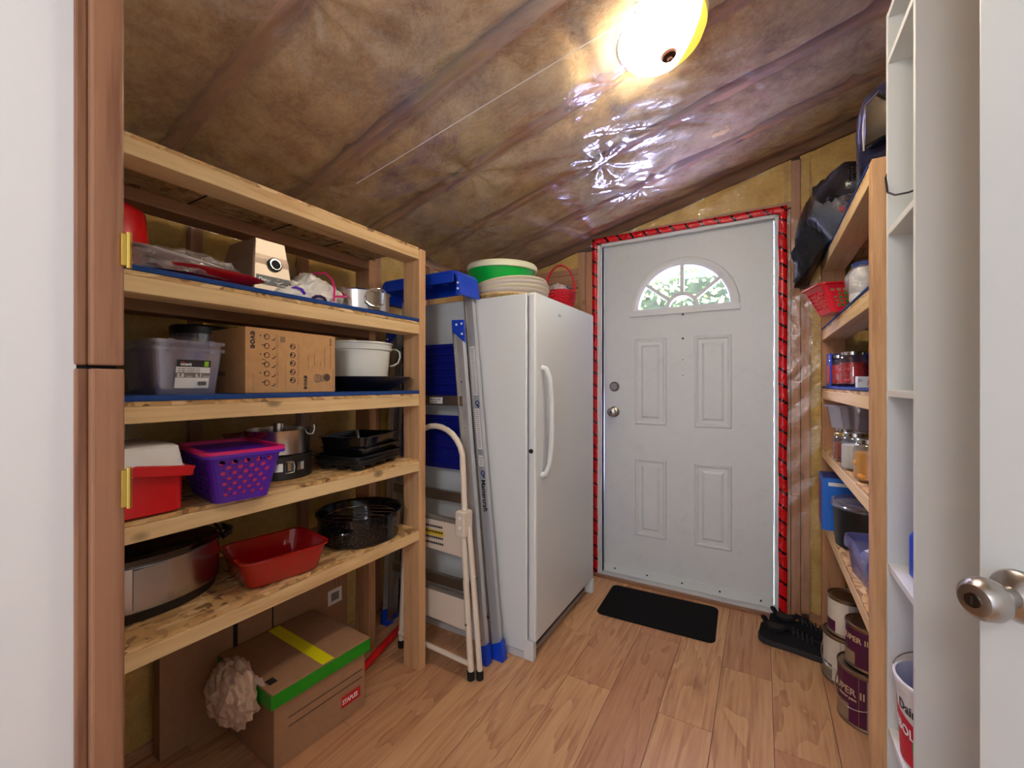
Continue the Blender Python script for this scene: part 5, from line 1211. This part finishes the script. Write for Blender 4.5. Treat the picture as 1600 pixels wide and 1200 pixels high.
t = thing('blue_jug', 'blue plastic detergent jug on a shelf of the white bookcase', 'jug', (.358, 1.318, .734), rotz=R(20))
obj('body', G().rloft([(.048, .034, .02, 0), (.056, .042, .024, .012), (.056, .042, .024, .10), (.036, .028, .02, .145), (.018, .018, .017, .160)], seg=6), BLUE, t, smooth=True, ang=60); obj('cap', G().lathe([(.020, .158), (.020, .185), (0, .186)], n=20, cap1=False), WHITE, t, smooth=True)
t = thing('ice_cream_pail', 'white dairy pail with red label and blue contents in the white bookcase', 'pail', (.362, 1.3155, .3158)); t.scale = (1, 1, 1.17)
WP2 = plain('pail_white', (224, 222, 226), .35); r = .092
obj('body', G().lathe([(.076, 0), (.079, .003), (.088, .150), (.092, .152), (.092, .160), (.0945, .162), (.0945, .168), (.089, .169), (.085, .150), (.076, .006), (0, .004)], n=48, cap1=False), WP2, t, smooth=True)
rr2 = lambda z: .0795 + .0088 * z / .15
def wrap(a0, a1, zf0, zf1, e, m, nm): obj(nm, G().loft([[((rr2(f(u)) + e) * cos(R(a0 + (a1 - a0) * u)), (rr2(f(u)) + e) * sin(R(a0 + (a1 - a0) * u)), f(u)) for u in [k / 24 for k in range(25)]] for f in (zf0, zf1)], False, False, close=False), m, t, smooth=True)
wrap(150, 290, lambda u: .01, lambda u: .122 - .060 * u, .0006, plain('pail_red_label', (196, 14, 60), .4), 'red_label'); wrap(212, 260, lambda u: .02, lambda u: .062 + .030 * sin(pi * u), .0012, GREEN, 'green_patch')
def bend(s, size, zz, a_c, m):
    o = text(s, size, (0, 0, 0), (1, 0, 0), (0, 1, 0), m, t, bold=.0005); w = max(v.co.x for v in o.data.vertices)
    for v in o.data.vertices: a = R(a_c) + (v.co.x - w / 2) / .088; q = rr2(zz + v.co.y) + .0018 + v.co.z; v.co = Vector((q * cos(a), q * sin(a), zz + v.co.y - (v.co.x - w / 2) * .12))
bend('Dairyland', .026, .108, 222, INK); bend('EBOL', .026, .068, 196, WINK)
obj('blue_contents', G().blob((.0, .0, .105), (.066, .066, .03), .12, 3, 3, 5, None, True), BLUE, t); obj('bail_wire', G().tube([(.094 * cos(a), .094 * sin(a), .166 + .02 * sin(a)) for a in [R(20 + 140 * k / 20) for k in range(21)]], .0016, n=6), CHROME, t, smooth=True)
t = thing('power_cord', 'thin black power cord looping down across the white bookcase', 'cord', (.30, 1.410, 1.66))
obj('cord', G().tube([Vector((.0 + .0, .022, .12)), Vector((-.024, .02, .06)), Vector((-.024, .0, .015)), Vector((-.018, -.04, -.008)), Vector((-.004, -.09, -.024)), Vector((.02, -.14, -.030)), Vector((.05, -.19, -.032))], .0025), BLACKP, t, smooth=True)

# ================================================================== OPEN INTERIOR DOOR (right)
ex, ey = .2656, .853; hx_, hy_ = .700, .290; dl = math.hypot(hx_ - ex, hy_ - ey); ux, uy = (hx_ - ex) / dl, (hy_ - ey) / dl; nx, ny = -uy * -1, ux * -1
# face normal toward the camera side
nx, ny = uy, -ux
if nx * -.8 + ny * -.6 < 0: nx, ny = -nx, -ny
ang_ = math.atan2(uy, ux)
d3 = struct('door_3', G().box(0, dl, -.0, .035, .012, 2.04) if True else None, WHITE, loc=(ex, ey, 0), rot=(0, 0, ang_), bevel=.002)
side = -1 if (Vector((nx, ny)) - Vector((sin(ang_), -cos(ang_)))).length < 1e-3 else 1
Mk = Matrix.Translation((.046, 0 if side < 0 else .035, .912)) @ Matrix.Rotation(R(90) * (1 if side < 0 else -1), 4, 'X')
kn = obj('door_knob', G().lathe([(.0335, 0), (.0335, .004), (.031, .008), (.021, .014), (.0135, .018), (.0125, .030), (.017, .036), (.025, .046), (.0275, .056), (.0255, .066), (.019, .073), (.012, .0745)], n=36, M=Mk), NICKEL, d3, smooth=True, label='brushed nickel door knob')
obj('lock_cylinder', G().lathe([(.0125, .0742), (.0115, .072), (.0095, .0715), (.009, .0765), (0, .0765)], n=24, M=Mk, cap1=False), plain('lock_steel', (110, 104, 100), .25, metal=1), kn, smooth=True)
obj('lock_slot', G().box(-.0012, .0012, -.005, .005, .0764, .0772, M=Mk), DARK, kn)
